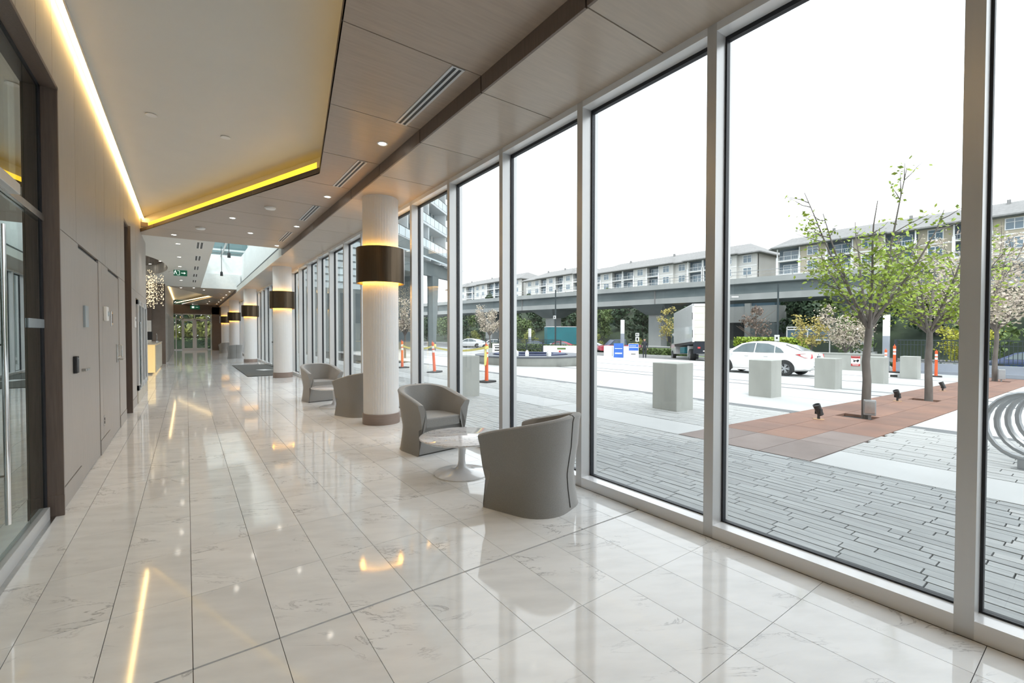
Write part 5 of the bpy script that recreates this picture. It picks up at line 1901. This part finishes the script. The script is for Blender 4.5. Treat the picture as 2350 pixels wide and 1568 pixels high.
# cars in the lot
lot = [('sedan', 'dark red car parked in front of the teal trailer', 43.5, 48.4, R(62), M_redp, 'a'),
       ('sedan', 'silver car parked at the edge of the lot left of the notice boards', 41.0, 40.2, R(70), M_silver, 'b'),
       ('sedan', 'white car in the lot left of the white blossoming tree', 36.5, 62.0, R(60), M_carw, 'c'),
       ('sedan', 'white car in the lot behind the white blossoming tree', 38.5, 58.0, R(60), M_carw, 'd'),
       ('sedan', 'navy car in the lot beyond the round planter', 44.0, 55.0, R(60), M_navy, 'e'),
       ('sedan', 'silver car in the lot beyond the black railing, left of the planter', 38.6, 64.0, R(55), M_silver, 'f'),
       ('sedan', 'dark car passing on the street at the right edge', 43.0, 3.6, R(4), M_navy, 'g')]
for nm, lb, x, y, rz, pt, _ in lot:
    sedan(nm, lb, (x, y, gz(x)), rz, pt, detail=False)
pk = thing('pickup_truck', 'long dark purple pickup truck behind the blue notice boards', 'pickup truck', (43.0, 36.9, gz(43)), R(62))
rings = []
for y, zl, zs, h_ in [(-2.75, .6, 1.1, .9), (-2.7, .5, 1.15, .95), (0, .45, 1.15, .97), (1.5, .45, 1.15, .97), (2.6, .5, 1.05, .93), (2.8, .6, .9, .85)]:
    rings.append([(-h_, y, zl), (h_, y, zl), (h_ * .97, y, zs), (-h_ * .97, y, zs)])
part('body', MB().loft(rings), M_redp, pk, smooth=True, bevel=.04)
part('cab', MB().prism_x([(-.9, 1.14), (1.5, 1.14), (.8, 1.82), (-.7, 1.84)], -.82, .82), M_navy, pk, bevel=.05)
part('cab_window', MB().prism_x([(-.75, 1.2), (1.25, 1.2), (.72, 1.72), (-.6, 1.74)], -.835, .835), M_carg, pk)
part('bed_cover', MB().box(-.9, -2.65, 1.15, .9, -1.0, 1.2), M_navy, pk)
for y in (-1.7, 1.8):
    for s in (-1, 1):
        wheel(pk, s * .86, y, .38, .38, .24, s)

# box truck, its front lower on the ramp
bt = thing('box_truck', 'white box truck with roll up rear door parked left of the sedan', 'truck', (0, 0, 0))
Lb, Wb = 7.4, 2.55
part('cargo_box', MB().box(-Wb / 2, 0, 1.50, Wb / 2, Lb, 4.42), M_carw, bt, bevel=.03)
b = MB()
b.box(-Wb / 2 - .01, -.06, 1.46, -Wb / 2 + .14, .02, 4.44).box(Wb / 2 - .14, -.06, 1.46, Wb / 2 + .01, .02, 4.44).box(-Wb / 2, -.06, 4.24, Wb / 2, .02, 4.44)
part('rear_frame', b, M_carw, bt)
M_rolldoor = mat('cream_roll_door', (.66, .64, .56), (.60, .58, .50), scale=1, rough=.6)
for i in range(5):
    part('door_panel', MB().box(-Wb / 2 + .15, -.03, 1.52 + i * .545, Wb / 2 - .15, 0, 1.52 + i * .545 + .53), M_rolldoor, bt, bevel=.008)
part('marker_lamp', MB().box(-Wb / 2 - .02, -.07, 3.2, -Wb / 2 + .02, -.05, 3.75).box(-Wb / 2 - .02, -.07, 1.8, -Wb / 2 + .02, -.05, 2.4), M_black, bt)
part('under_frame', MB().box(-.5, .3, .85, .5, Lb + 1.5, 1.2).box(-1.2, .0, 1.3, 1.2, Lb, 1.5), M_black, bt)
part('rear_underrun', MB().box(-1.2, -.02, .55, 1.2, .1, 1.45), M_cloth, bt)
part('lift_gate_lamp', MB().box(-.9, -.05, .95, -.7, -.02, 1.08).box(.6, -.05, .95, .8, -.02, 1.08), M_red, bt)
part('lift_gate_print', MB().box(-.5, -.03, .72, .1, -.021, .80), M_trimw, bt)
part('side_tank', MB().box(-1.22, 3.2, .62, -.7, 4.9, 1.15), M_teal, bt, bevel=.05)
part('mud_flap', MB().box(-1.22, 1.9, .35, -.75, 1.94, 1.2), M_trimw, bt)
for y in (1.2, Lb + 1.4):
    for s in (-1, 1):
        wheel(bt, s * 1.02, y, .48, .48, .3 if y > 5 else .42, s)
b = MB()
b.prism_x([(Lb + .2, .6), (Lb + 2.2, .6), (Lb + 2.25, 1.3), (Lb + 2.0, 1.6), (Lb + 1.75, 2.6), (Lb + .2, 2.65)], -1.12, 1.12)
part('cab', b, M_carw, bt, bevel=.05)
part('cab_window', MB().prism_x([(Lb + .7, 1.65), (Lb + 1.82, 1.65), (Lb + 1.62, 2.45), (Lb + .7, 2.45)], -1.13, 1.13), M_carg, bt)
part('door_mirror', MB().box(-1.5, Lb + 1.75, 1.75, -1.22, Lb + 1.85, 2.35).bar((-1.12, Lb + 1.8, 2.2), (-1.25, Lb + 1.8, 2.2), .04), M_black, bt)
fx, fy = 5.25, 5.2
hd = math.atan2(-fx, fy)
bt.rotation_mode = 'XYZ'
rx, ry = 31.7 + .90 * 1.0, 19.8 - .90 * 1.0
bt.location = (rx, ry, gz(rx) + .0)
bt.rotation_euler = (R(-3.2), 0, hd)

# teal trailer
tl = thing('trailer', 'teal box trailer with white front standing beyond the red car', 'trailer', (50, 52.5, gz(50)), R(60))
part('box', MB().box(-1.3, -2.6, .9, 1.3, 4.2, 3.6), M_teal, tl)
part('white_front', MB().box(-1.32, -3.2, .6, 1.32, -2.61, 3.62), M_trimw, tl, bevel=.04)
part('roof_edge', MB().box(-1.33, -2.6, 3.6, 1.33, 4.2, 3.68), M_trimw, tl)
for y in (-1.6, 2.6):
    for s in (-1, 1):
        wheel(tl, s * 1.0, y, .45, .45, .35, s)

# ------------------------------------------------------------------ street furniture


def lamp(label, x, y, h, arm, arm_dir):
    t = thing('street_lamp', label, 'street lamp', (x, y, gz(x)))
    part('pole', MB().tube([(0, 0, -.2), (0, 0, h * .5), (0, 0, h - 1.0)], .09, 8, .06), M_galv, t, smooth=True)
    ax, ay = arm_dir
    part('arm', MB().tube([(0, 0, h - 1.0), (.10 * arm * ax, .10 * arm * ay, h - .45), (.4 * arm * ax, .4 * arm * ay, h - .08), (arm * ax, arm * ay, h)], .045, 8), M_galv, t, smooth=True)
    part('lamp_head', MB().prism([(-.3, -.12), (.3, -.12), (.35, 0), (.3, .12), (-.3, .12)], h - .04, h + .08), M_trimw, t).matrix_local = Matrix.Translation((arm * ax, arm * ay, 0)) @ Matrix.Rotation(math.atan2(ay, ax), 4, 'Z')
    return t


lamp('grey street lamp with curved arm above the sedan, in front of the viaduct', 45.0, 25.6, 6.4, 1.9, (.55, -.83))
for lb, x, y, h in (('black pole with a small white sign beyond the white sedan', 46.0, 19.8, 7.4), ('thin black pole standing left of the teal trailer', 36.0, 40.6, 7.5)):
    t = thing('utility_pole', lb, 'pole', (x, y, gz(x)))
    part('pole', MB().tube([(0, 0, -.2), (0, 0, h)], .10, 8, .08), M_fence, t, smooth=True)
    part('sign', MB().box(-.16, -.22, 1.9 if 'sedan' in lb else 4.0, -.12, .22, 2.5 if 'sedan' in lb else 4.4), M_trimw, t)
    part('sign_mark', MB().box(-.165, -.08, 2.1 if 'sedan' in lb else 4.1, -.16, .08, 2.3 if 'sedan' in lb else 4.3), M_black, t)
t = thing('road_sign', 'two small white road signs on a post left of the viaduct pier', 'road sign', (44.0, 34.8, gz(44)), .66)
part('post', MB().tube([(0, 0, -.1), (0, 0, 3.4)], .035, 6), M_galv, t)
part('upper_plate', MB().box(-.06, -.3, 2.85, -.03, .3, 3.35), M_trimw, t)
part('lower_plate', MB().box(-.06, -.3, 2.05, -.03, .3, 2.75), M_trimw, t)
part('print', MB().box(-.066, -.15, 2.95, -.06, -.05, 3.25).box(-.066, .05, 2.95, -.06, .18, 3.25).box(-.066, -.12, 2.2, -.06, .12, 2.6), M_black, t)
t.scale = (.72, .72, .80)
t = thing('wall_low', 'long low pale roadside wall beyond the parked cars', 'wall', (48.4, 0, gz(48)))
part('wall_body', MB().box(0, 25.5, -.3, .35, 44, .9), M_pier, t)
part('coping', MB().box(-.05, 25.5, .9, .4, 44, 1.0), M_conc, t)

# ------------------------------------------------------------------ viaduct
vd = thing('viaduct', 'grey concrete elevated rail viaduct running behind the plaza', 'viaduct', (0, 0, 0))
A, B_ = Vector((44.2, 97.0, 0)), Vector((60.0, 2.0, 0))
ax = (B_ - A).normalized()
nx = Vector((ax.y, -ax.x, 0))
if nx.x > 0:
    nx = -nx
A2, B2 = A - ax * 60, B_ + ax * 60


def along(mb, o0, o1, z0, z1):
    """beam along the viaduct between offsets (towards the plaza is positive)"""
    vs = []
    for q in (A2, B2):
        for o, z in ((o0, z0), (o1, z0), (o1, z1), (o0, z1)):
            p = q + nx * o
            vs.append((p.x, p.y, z))
    return mb.add(vs, [(0, 1, 2, 3), (7, 6, 5, 4), (0, 4, 5, 1), (1, 5, 6, 2), (2, 6, 7, 3), (3, 7, 4, 0)])


part('deck_slab', along(MB(), -8.2, 0, 7.45, 7.75), M_viad, vd)
part('parapet', along(MB(), -.15, .12, 7.55, 8.22), M_pier, vd)
part('parapet', along(MB(), -8.3, -8.0, 7.55, 8.22), M_pier, vd)
b = MB()
along(b, -.75, -.45, 5.55, 7.5)
along(b, -7.6, -7.3, 5.55, 7.5)
along(b, -7.3, -.75, 5.55, 5.8)
part('box_girder', b, M_viad, vd)
b = MB()
along(b, -.44, -.38, 5.55, 6.3)
part('girder_flange', b, M_pier, vd)
n_post = 44
pm = MB().box(-.03, -.03, 8.2, .03, .03, 9.05).mesh('rail_post', M_galv)
L_all = (B2 - A2).length
for i in range(n_post):
    p = A2 + (B2 - A2) * (i + .5) / n_post + nx * (-.1)
    link('rail_post', pm, vd, (p.x, p.y, 0))
part('handrail', along(MB(), -.13, -.07, 9.0, 9.06), M_galv, vd)
part('handrail', along(MB(), -.13, -.07, 8.6, 8.64), M_galv, vd)
# girder joints
for i in range(8):
    p = A2 + ax * (14 + 26 * i)
    q = p + ax * .18
    b = MB()
    vs = []
    for c in (p, q):
        for o, z in ((-.46, 5.56), (-.36, 5.56), (-.36, 7.44), (-.46, 7.44)):
            d = c + nx * o
            vs.append((d.x, d.y, z))
    b.add(vs, [(0, 1, 2, 3), (7, 6, 5, 4), (0, 4, 5, 1), (1, 5, 6, 2), (2, 6, 7, 3), (3, 7, 4, 0)])
    part('girder_joint', b, M_asph, vd)


def pier(px_x, py_y):
    c = Vector((px_x, py_y, 0))
    z0 = gz(c.x) - .3

    def rect(z, h1, h2):
        return [tuple(c + ax * h1 * sx + nx * h2 * sy + Vector((0, 0, z))) for sx, sy in ((-1, -1), (1, -1), (1, 1), (-1, 1))]
    part('pier_shaft', MB().loft([rect(z0, .98, 1.0), rect(4.15, .98, 1.0)]), M_pier, vd)
    part('pier_head', MB().loft([rect(4.15, 1.15, 1.5), rect(5.55, 2.6, 3.6)]), M_viad, vd)
    part('pier_base', MB().loft([rect(z0, 1.3, 1.3), rect(z0 + .9, 1.3, 1.3)]), M_pier, vd)


for th in (54.05, 41.3, 33.5, 74.0):
    # where the sight line meets the viaduct's middle line
    m0 = A - nx * 3.9
    d = Vector((math.sin(R(th)), math.cos(R(th)), 0))
    den = d.x * ax.y - d.y * ax.x
    t_ = (m0.x * ax.y - m0.y * ax.x) / den
    q = d * t_
    pier(q.x, q.y)


# ------------------------------------------------------------------ apartment buildings on the hill
def apartment(label, x, y0, y1, zeave, bays, wall_m, st_h=3.2, floors=3, depth=16):
    t = thing('apartment_building', label, 'building', (x, (y0 + y1) / 2, 0))
    c = (y0 + y1) / 2
    hw = (y1 - y0) / 2
    zb = zeave - st_h * floors
    part('body', MB().box(.62, -hw, zb - 3, depth, hw, zeave), wall_m, t)
    nb = len(bays)
    wbay = 2 * hw / nb
    # window mesh shared by all bays
    ww, wh = min(2.0, wbay * .42), 1.75
    b = MB()
    b.box(-.10, -ww / 2 - .14, -.14, 0, -ww / 2, wh + .14).box(-.10, ww / 2, -.14, 0, ww / 2 + .14, wh + .14).box(-.10, -ww / 2, -.14, 0, ww / 2, 0).box(-.10, -ww / 2, wh, 0, ww / 2, wh + .14)
    b.box(-.08, -.05, 0, 0, .05, wh).box(-.08, -ww / 2, wh * .66, 0, ww / 2, wh * .66 + .08)
    fme = b.mesh('window', M_trimw)
    pme = MB().box(-.03, -ww / 2, 0, 0, ww / 2, wh).mesh('pane', M_wpane)
    dw = wbay * .62
    b = MB()
    b.box(-.08, -dw / 2 - .1, 0, 0, -dw / 2, 2.3).box(-.08, dw / 2, 0, 0, dw / 2 + .1, 2.3).box(-.08, -dw / 2, 2.2, 0, dw / 2, 2.3).box(-.06, -.05, 0, 0, .05, 2.2)
    dfm = b.mesh('window', M_trimw)
    dpm = MB().box(-.03, -dw / 2, 0, 0, dw / 2, 2.2).mesh('pane', M_wpane)
    rail = MB()
    rail.box(-.03, -wbay * .46, .95, .03, wbay * .46, 1.02).box(-.03, -wbay * .46, .1, .03, wbay * .46, .15)
    for i in range(13):
        yy = -wbay * .46 + wbay * .92 * i / 12
        rail.box(-.015, yy - .015, .1, .015, yy + .015, 1.0)
    rme = rail.mesh('balcony_rail', M_trimw)
    for i, kd in enumerate(bays):
        yc = -hw + wbay * (i + .5)
        proud = -.9 if kd in 'PT' else 0
        if kd in 'PW':
            part('wall_bay', MB().box(proud, yc - wbay / 2, zb - 3, 1.0, yc + wbay / 2, zeave), wall_m, t)
        if kd == 'T':
            part('wall_bay', MB().box(proud, yc - wbay / 2, zb - 3, 1.0, yc + wbay / 2, zeave), M_tan, t)
        for f in range(floors):
            zf = zb + st_h * f
            if kd in 'PWT':
                o = link('window', fme, t, (proud - .01, yc, zf + .85))
                link('pane', pme, o, (0, 0, 0))
                part('floor_band', MB().box(proud - .05, yc - wbay / 2, zf - .12, proud, yc + wbay / 2, zf + .12), M_trimw, t)
            else:
                o = link('window', dfm, t, (.58, yc, zf + .15))
                link('pane', dpm, o, (0, 0, 0))
                part('balcony_slab', MB().box(-1.1, yc - wbay * .5, zf - .12, .6, yc + wbay * .5, zf + .12), M_trimw, t)
                link('balcony_rail', rme, t, (-1.0, yc, zf + .12))
        if kd == 'B':
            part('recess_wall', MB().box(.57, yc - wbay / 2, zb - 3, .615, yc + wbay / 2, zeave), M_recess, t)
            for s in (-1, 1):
                part('balcony_post', MB().box(-1.15, yc + s * wbay * .47 - .22, zb - 3, -.75, yc + s * wbay * .47 + .22, zeave - st_h + .9).box(-1.02, yc + s * wbay * .47 - .12, zeave - st_h + .9, -.88, yc + s * wbay * .47 + .12, zeave - .1), M_trimw, t)
    # hipped roofs: a long one and a lower gable over each proud bay group
    ov = 1.5
    r = MB()
    r.add([(-1.8, -hw - ov, zeave), (depth + ov, -hw - ov, zeave), (depth + ov, hw + ov, zeave), (-1.8, hw + ov, zeave), (depth / 2, -hw + 5.5, zeave + 4.0), (depth / 2, hw - 5.5, zeave + 4.0)],
          [(0, 1, 4), (1, 2, 5, 4), (2, 3, 5), (3, 0, 4, 5)])
    r.box(-1.8, -hw - ov, zeave - .28, depth + ov, hw + ov, zeave)
    part('roof', r, M_roof, t)
    i = 0
    while i < nb:
        if bays[i] in 'PT':
            j = i
            while j + 1 < nb and bays[j + 1] in 'PTB':
                j += 1
            ya, yb = -hw + wbay * i - .8, -hw + wbay * (j + 1) + .8
            m_ = (ya + yb) / 2
            ww2 = min(3.0, (yb - ya) / 2 - .2)
            g_ = MB()
            g_.add([(-2.6, ya, zeave + .05), (-2.6, yb, zeave + .05), (4.5, yb, zeave + .05), (4.5, ya, zeave + .05), (1.6, ya + ww2, zeave + 2.3), (1.6, yb - ww2, zeave + 2.3)],
                   [(1, 0, 4, 5), (2, 1, 5), (3, 2, 5, 4), (0, 3, 4), (0, 1, 2, 3)])
            g_.box(-2.6, ya, zeave - .2, 4.5, yb, zeave + .05)
            part('bay_roof', g_, M_roof, t)
            i = j + 1
        else:
            i += 1
    for k in range(3):
        part('roof_vent', MB().box(depth * .4, -hw * .6 + hw * .6 * k - .25, zeave + 2.6, depth * .4 + .5, -hw * .6 + hw * .6 * k + .25, zeave + 4.2), M_roof, t)
    return t


apartment('tan and white apartment block with balconies on the hill behind the street trees', 115, 4.0, 49.5, 21.6, 'BTBWBTBTB', M_tan)
apartment('cream apartment block with hipped roof in the middle of the hill above the viaduct', 117, 55.5, 112, 22.0, 'WPBBWPBPBBPB', M_cream)
apartment('white apartment block left of the middle one above the viaduct', 118, 117.5, 152, 23.6, 'BPBPBWW', M_cream)
apartment('farthest apartment block above the viaduct at the left', 120, 158, 225, 25.6, 'WPBBPWBPBB', M_cream)
# low parking building under the viaduct
gb = thing('parking_building', 'low concrete parking building with a dark entrance behind the truck', 'building', (67, 0, -.5))
part('upper_floor', MB().box(0, 29, 3.5, 3, 38.8, 5.9), M_pier, gb)
part('front_wall', MB().box(.05, 29, -1, 3, 33.4, 3.5), M_viad, gb)
part('entrance_void', MB().box(.9, 33.4, -1, 3, 38.8, 3.5), M_black, gb)
for y in (32.6, 38.0):
    part('pillar', MB().box(-.15, y, -1, .6, y + .8, 6.8), M_pier, gb)
part('window_strip', MB().box(.3, 29.4, 5.9, 2, 38.6, 7.2), M_wpane, gb)
part('roof_slab', MB().box(-.3, 28.6, 7.2, 3, 39.2, 7.5), M_pier, gb)
t = thing('glass_shelter', 'green glass bus shelter in the shade under the trees right of the sedan', 'shelter', (52.6, 19.7, gz(52)))
b = MB()
for z in (1.9, 3.0, 3.25):
    b.box(-.05, -2.0, z, .05, 2.0, z + .12)
for y in (-2.0, 0, 2.0):
    b.box(-.05, y - .04, 0, .05, y + .04, 3.35)
part('frame', b, M_trimw, t)
for y in (-1, 1):
    part('pane', MB().box(-.01, y - .93, 2.02, .01, y + .93, 3.0), M_wpane, t)

# ------------------------------------------------------------------ tower wing on the left
tw = thing('tower_block', 'glass tower with stacked balconies seen at the top of the left windows', 'building', (26.0, 52.7, 0), math.atan2(-.73, .68) + PI / 2)
# local +X runs along the facade away to the right, local -Y faces the lobby
part('curtain_wall', MB().box(-30, 1.6, 11.5, 6.8, 14, 60), M_twglass, tw)
for f in range(12):
    z = 11.5 + 3.05 * f
    part('floor_slab', MB().box(-30, -.2, z, 7.0, 1.7, z + .28), M_twslab, tw)
    b = MB()
    for i in range(26):
        xx = -30 + 37 * i / 25
        b.box(xx - .03, -.16, z + .28, xx + .03, -.10, z + 1.4)
    b.box(-30, -.17, z + 1.36, 7.0, -.09, z + 1.42)
    part('rail_frame', b, M_fence, tw)
    part('glass_rail', MB().box(-30, -.15, z + .36, 7.0, -.12, z + 1.34), M_railgl, tw)
    b = MB()
    for i in range(13):
        xx = -29 + 2.9 * i
        b.box(xx, 1.5, z + .28, xx + .14, 1.6, z + 3.05)
    part('mullions', b, M_trimw, tw)
    for i in range(6):
        part('party_wall', MB().box(-27 + 6.2 * i, .0, z + .28, -26.75 + 6.2 * i, 1.6, z + 3.05), M_twslab, tw)
part('podium', MB().box(-15, 1.0, -1, -4.5, 9, 9.2), M_viad, tw)
part('soffit_beam', MB().box(-16, -.6, 10.4, 7.5, 3.0, 11.5), M_viad, tw)
cp = thing('glass_canopy', 'pale glass entrance canopy on a leaning steel leg below the tower', 'canopy', (23.5, 47.0, 0), math.atan2(-.73, .68) + PI / 2)
part('roof_pane', MB().add([(-12, -2, 8.6), (3.6, -2, 8.9), (3.6, 2.5, 9.9), (-12, 2.5, 9.9), (-12, -2, 8.75), (3.6, -2, 9.05), (3.6, 2.5, 10.05), (-12, 2.5, 10.05)], [(3, 2, 1, 0), (4, 5, 6, 7), (0, 1, 5, 4), (1, 2, 6, 5), (2, 3, 7, 6), (3, 0, 4, 7)]), M_railgl, cp)
part('edge_beam', MB().add([(-12, -1.4, 7.0), (3.5, -1.4, 7.6), (3.5, -1.4, 8.2), (.5, -1.4, 8.9), (-12, -1.4, 8.2), (-12, -1, 7.0), (3.5, -1, 7.6), (3.5, -1, 8.2), (.5, -1, 8.9), (-12, -1, 8.2)], [(0, 1, 2, 3, 4), (9, 8, 7, 6, 5), (0, 5, 6, 1), (1, 6, 7, 2), (2, 7, 8, 3), (3, 8, 9, 4), (4, 9, 5, 0)]), M_viad, cp)
part('leaning_leg', MB().loft([[(-5.2, -1.5, -1), (-4.6, -1.5, -1), (-4.6, -.9, -1), (-5.2, -.9, -1)], [(-5.4, -1.5, 7.3), (-3.6, -1.5, 7.3), (-3.6, -.9, 7.3), (-5.4, -.9, 7.3)]]), M_viad, cp)
for i in range(5):
    part('rafter', MB().bar((-10 + 2.8 * i, -2, 8.6), (-10 + 2.8 * i, 2.4, 9.8), .1, .2), M_twslab, cp)
# neighbouring facade seen at a glancing angle past the columns
nf = thing('podium_facade', 'blue grey podium facade with glass louvres seen past the columns', 'building', (9.5, 40.6, 0))
part('facade_wall', MB().box(-5.5, 0, -.8, 3.2, 1.2, 5.2), M_viad, nf)
for i in range(7):
    part('louvre', MB().box(-5.5, -.06, 5.3 + .62 * i, 3.2, .1, 5.75 + .62 * i), M_railgl, nf)
part('louvre_back', MB().box(-5.5, .2, 5.2, 3.2, 1.2, 9.6), M_twglass, nf)

lf = thing('lobby_facade', 'teal glass facade above the lobby roof seen through the skylight', 'building', (-1.5, 29.0, 5.2))
part('curtain_wall', MB().box(-4.5, 0, 0, 4.3, .4, 9), mat('teal_curtain_glass', (.03, .10, .115), (.02, .075, .085), scale=.4, rough=.12, spec=.8), lf)
for i in range(9):
    part('spandrel_line', MB().box(-4.5, -.06, .5 + .95 * i, 4.3, 0, .56 + .95 * i), M_fence, lf)
for i in range(5):
    part('mullion_fin', MB().box(-3.6 + 1.7 * i, -.10, 0, -3.52 + 1.7 * i, 0, 9), M_fence, lf)

# planting outside the end doors
for i, (x, y, k, s_, lb) in enumerate(((-1.9, 51.2, 3, .85, 'bright green tree outside the left end door'), (1.9, 51.8, 3, .92, 'bright green tree outside the middle of the end doors'), (4.6, 57.0, 0, .9, 'dark tree beyond the planting outside the right end door'), (-.2, 57.0, 0, 1.0, 'dark tree filling the view between the two green trees outside the end doors'))):
    dup(kinds[k], (x, y, -.4), i * 1.3, lb, scale=(s_, s_, s_))
hedge('clipped_hedge', 'green hedge outside the glazed end doors', -3, 4, 48.6, 49.4, -.2, 1.1, M_midleaf, 15, 1800, .10)
eg = struct('ground_end_court')
part('paving', MB().box(-8, YE + .16, -.2, 6, 70, -.12), M_conc, eg)
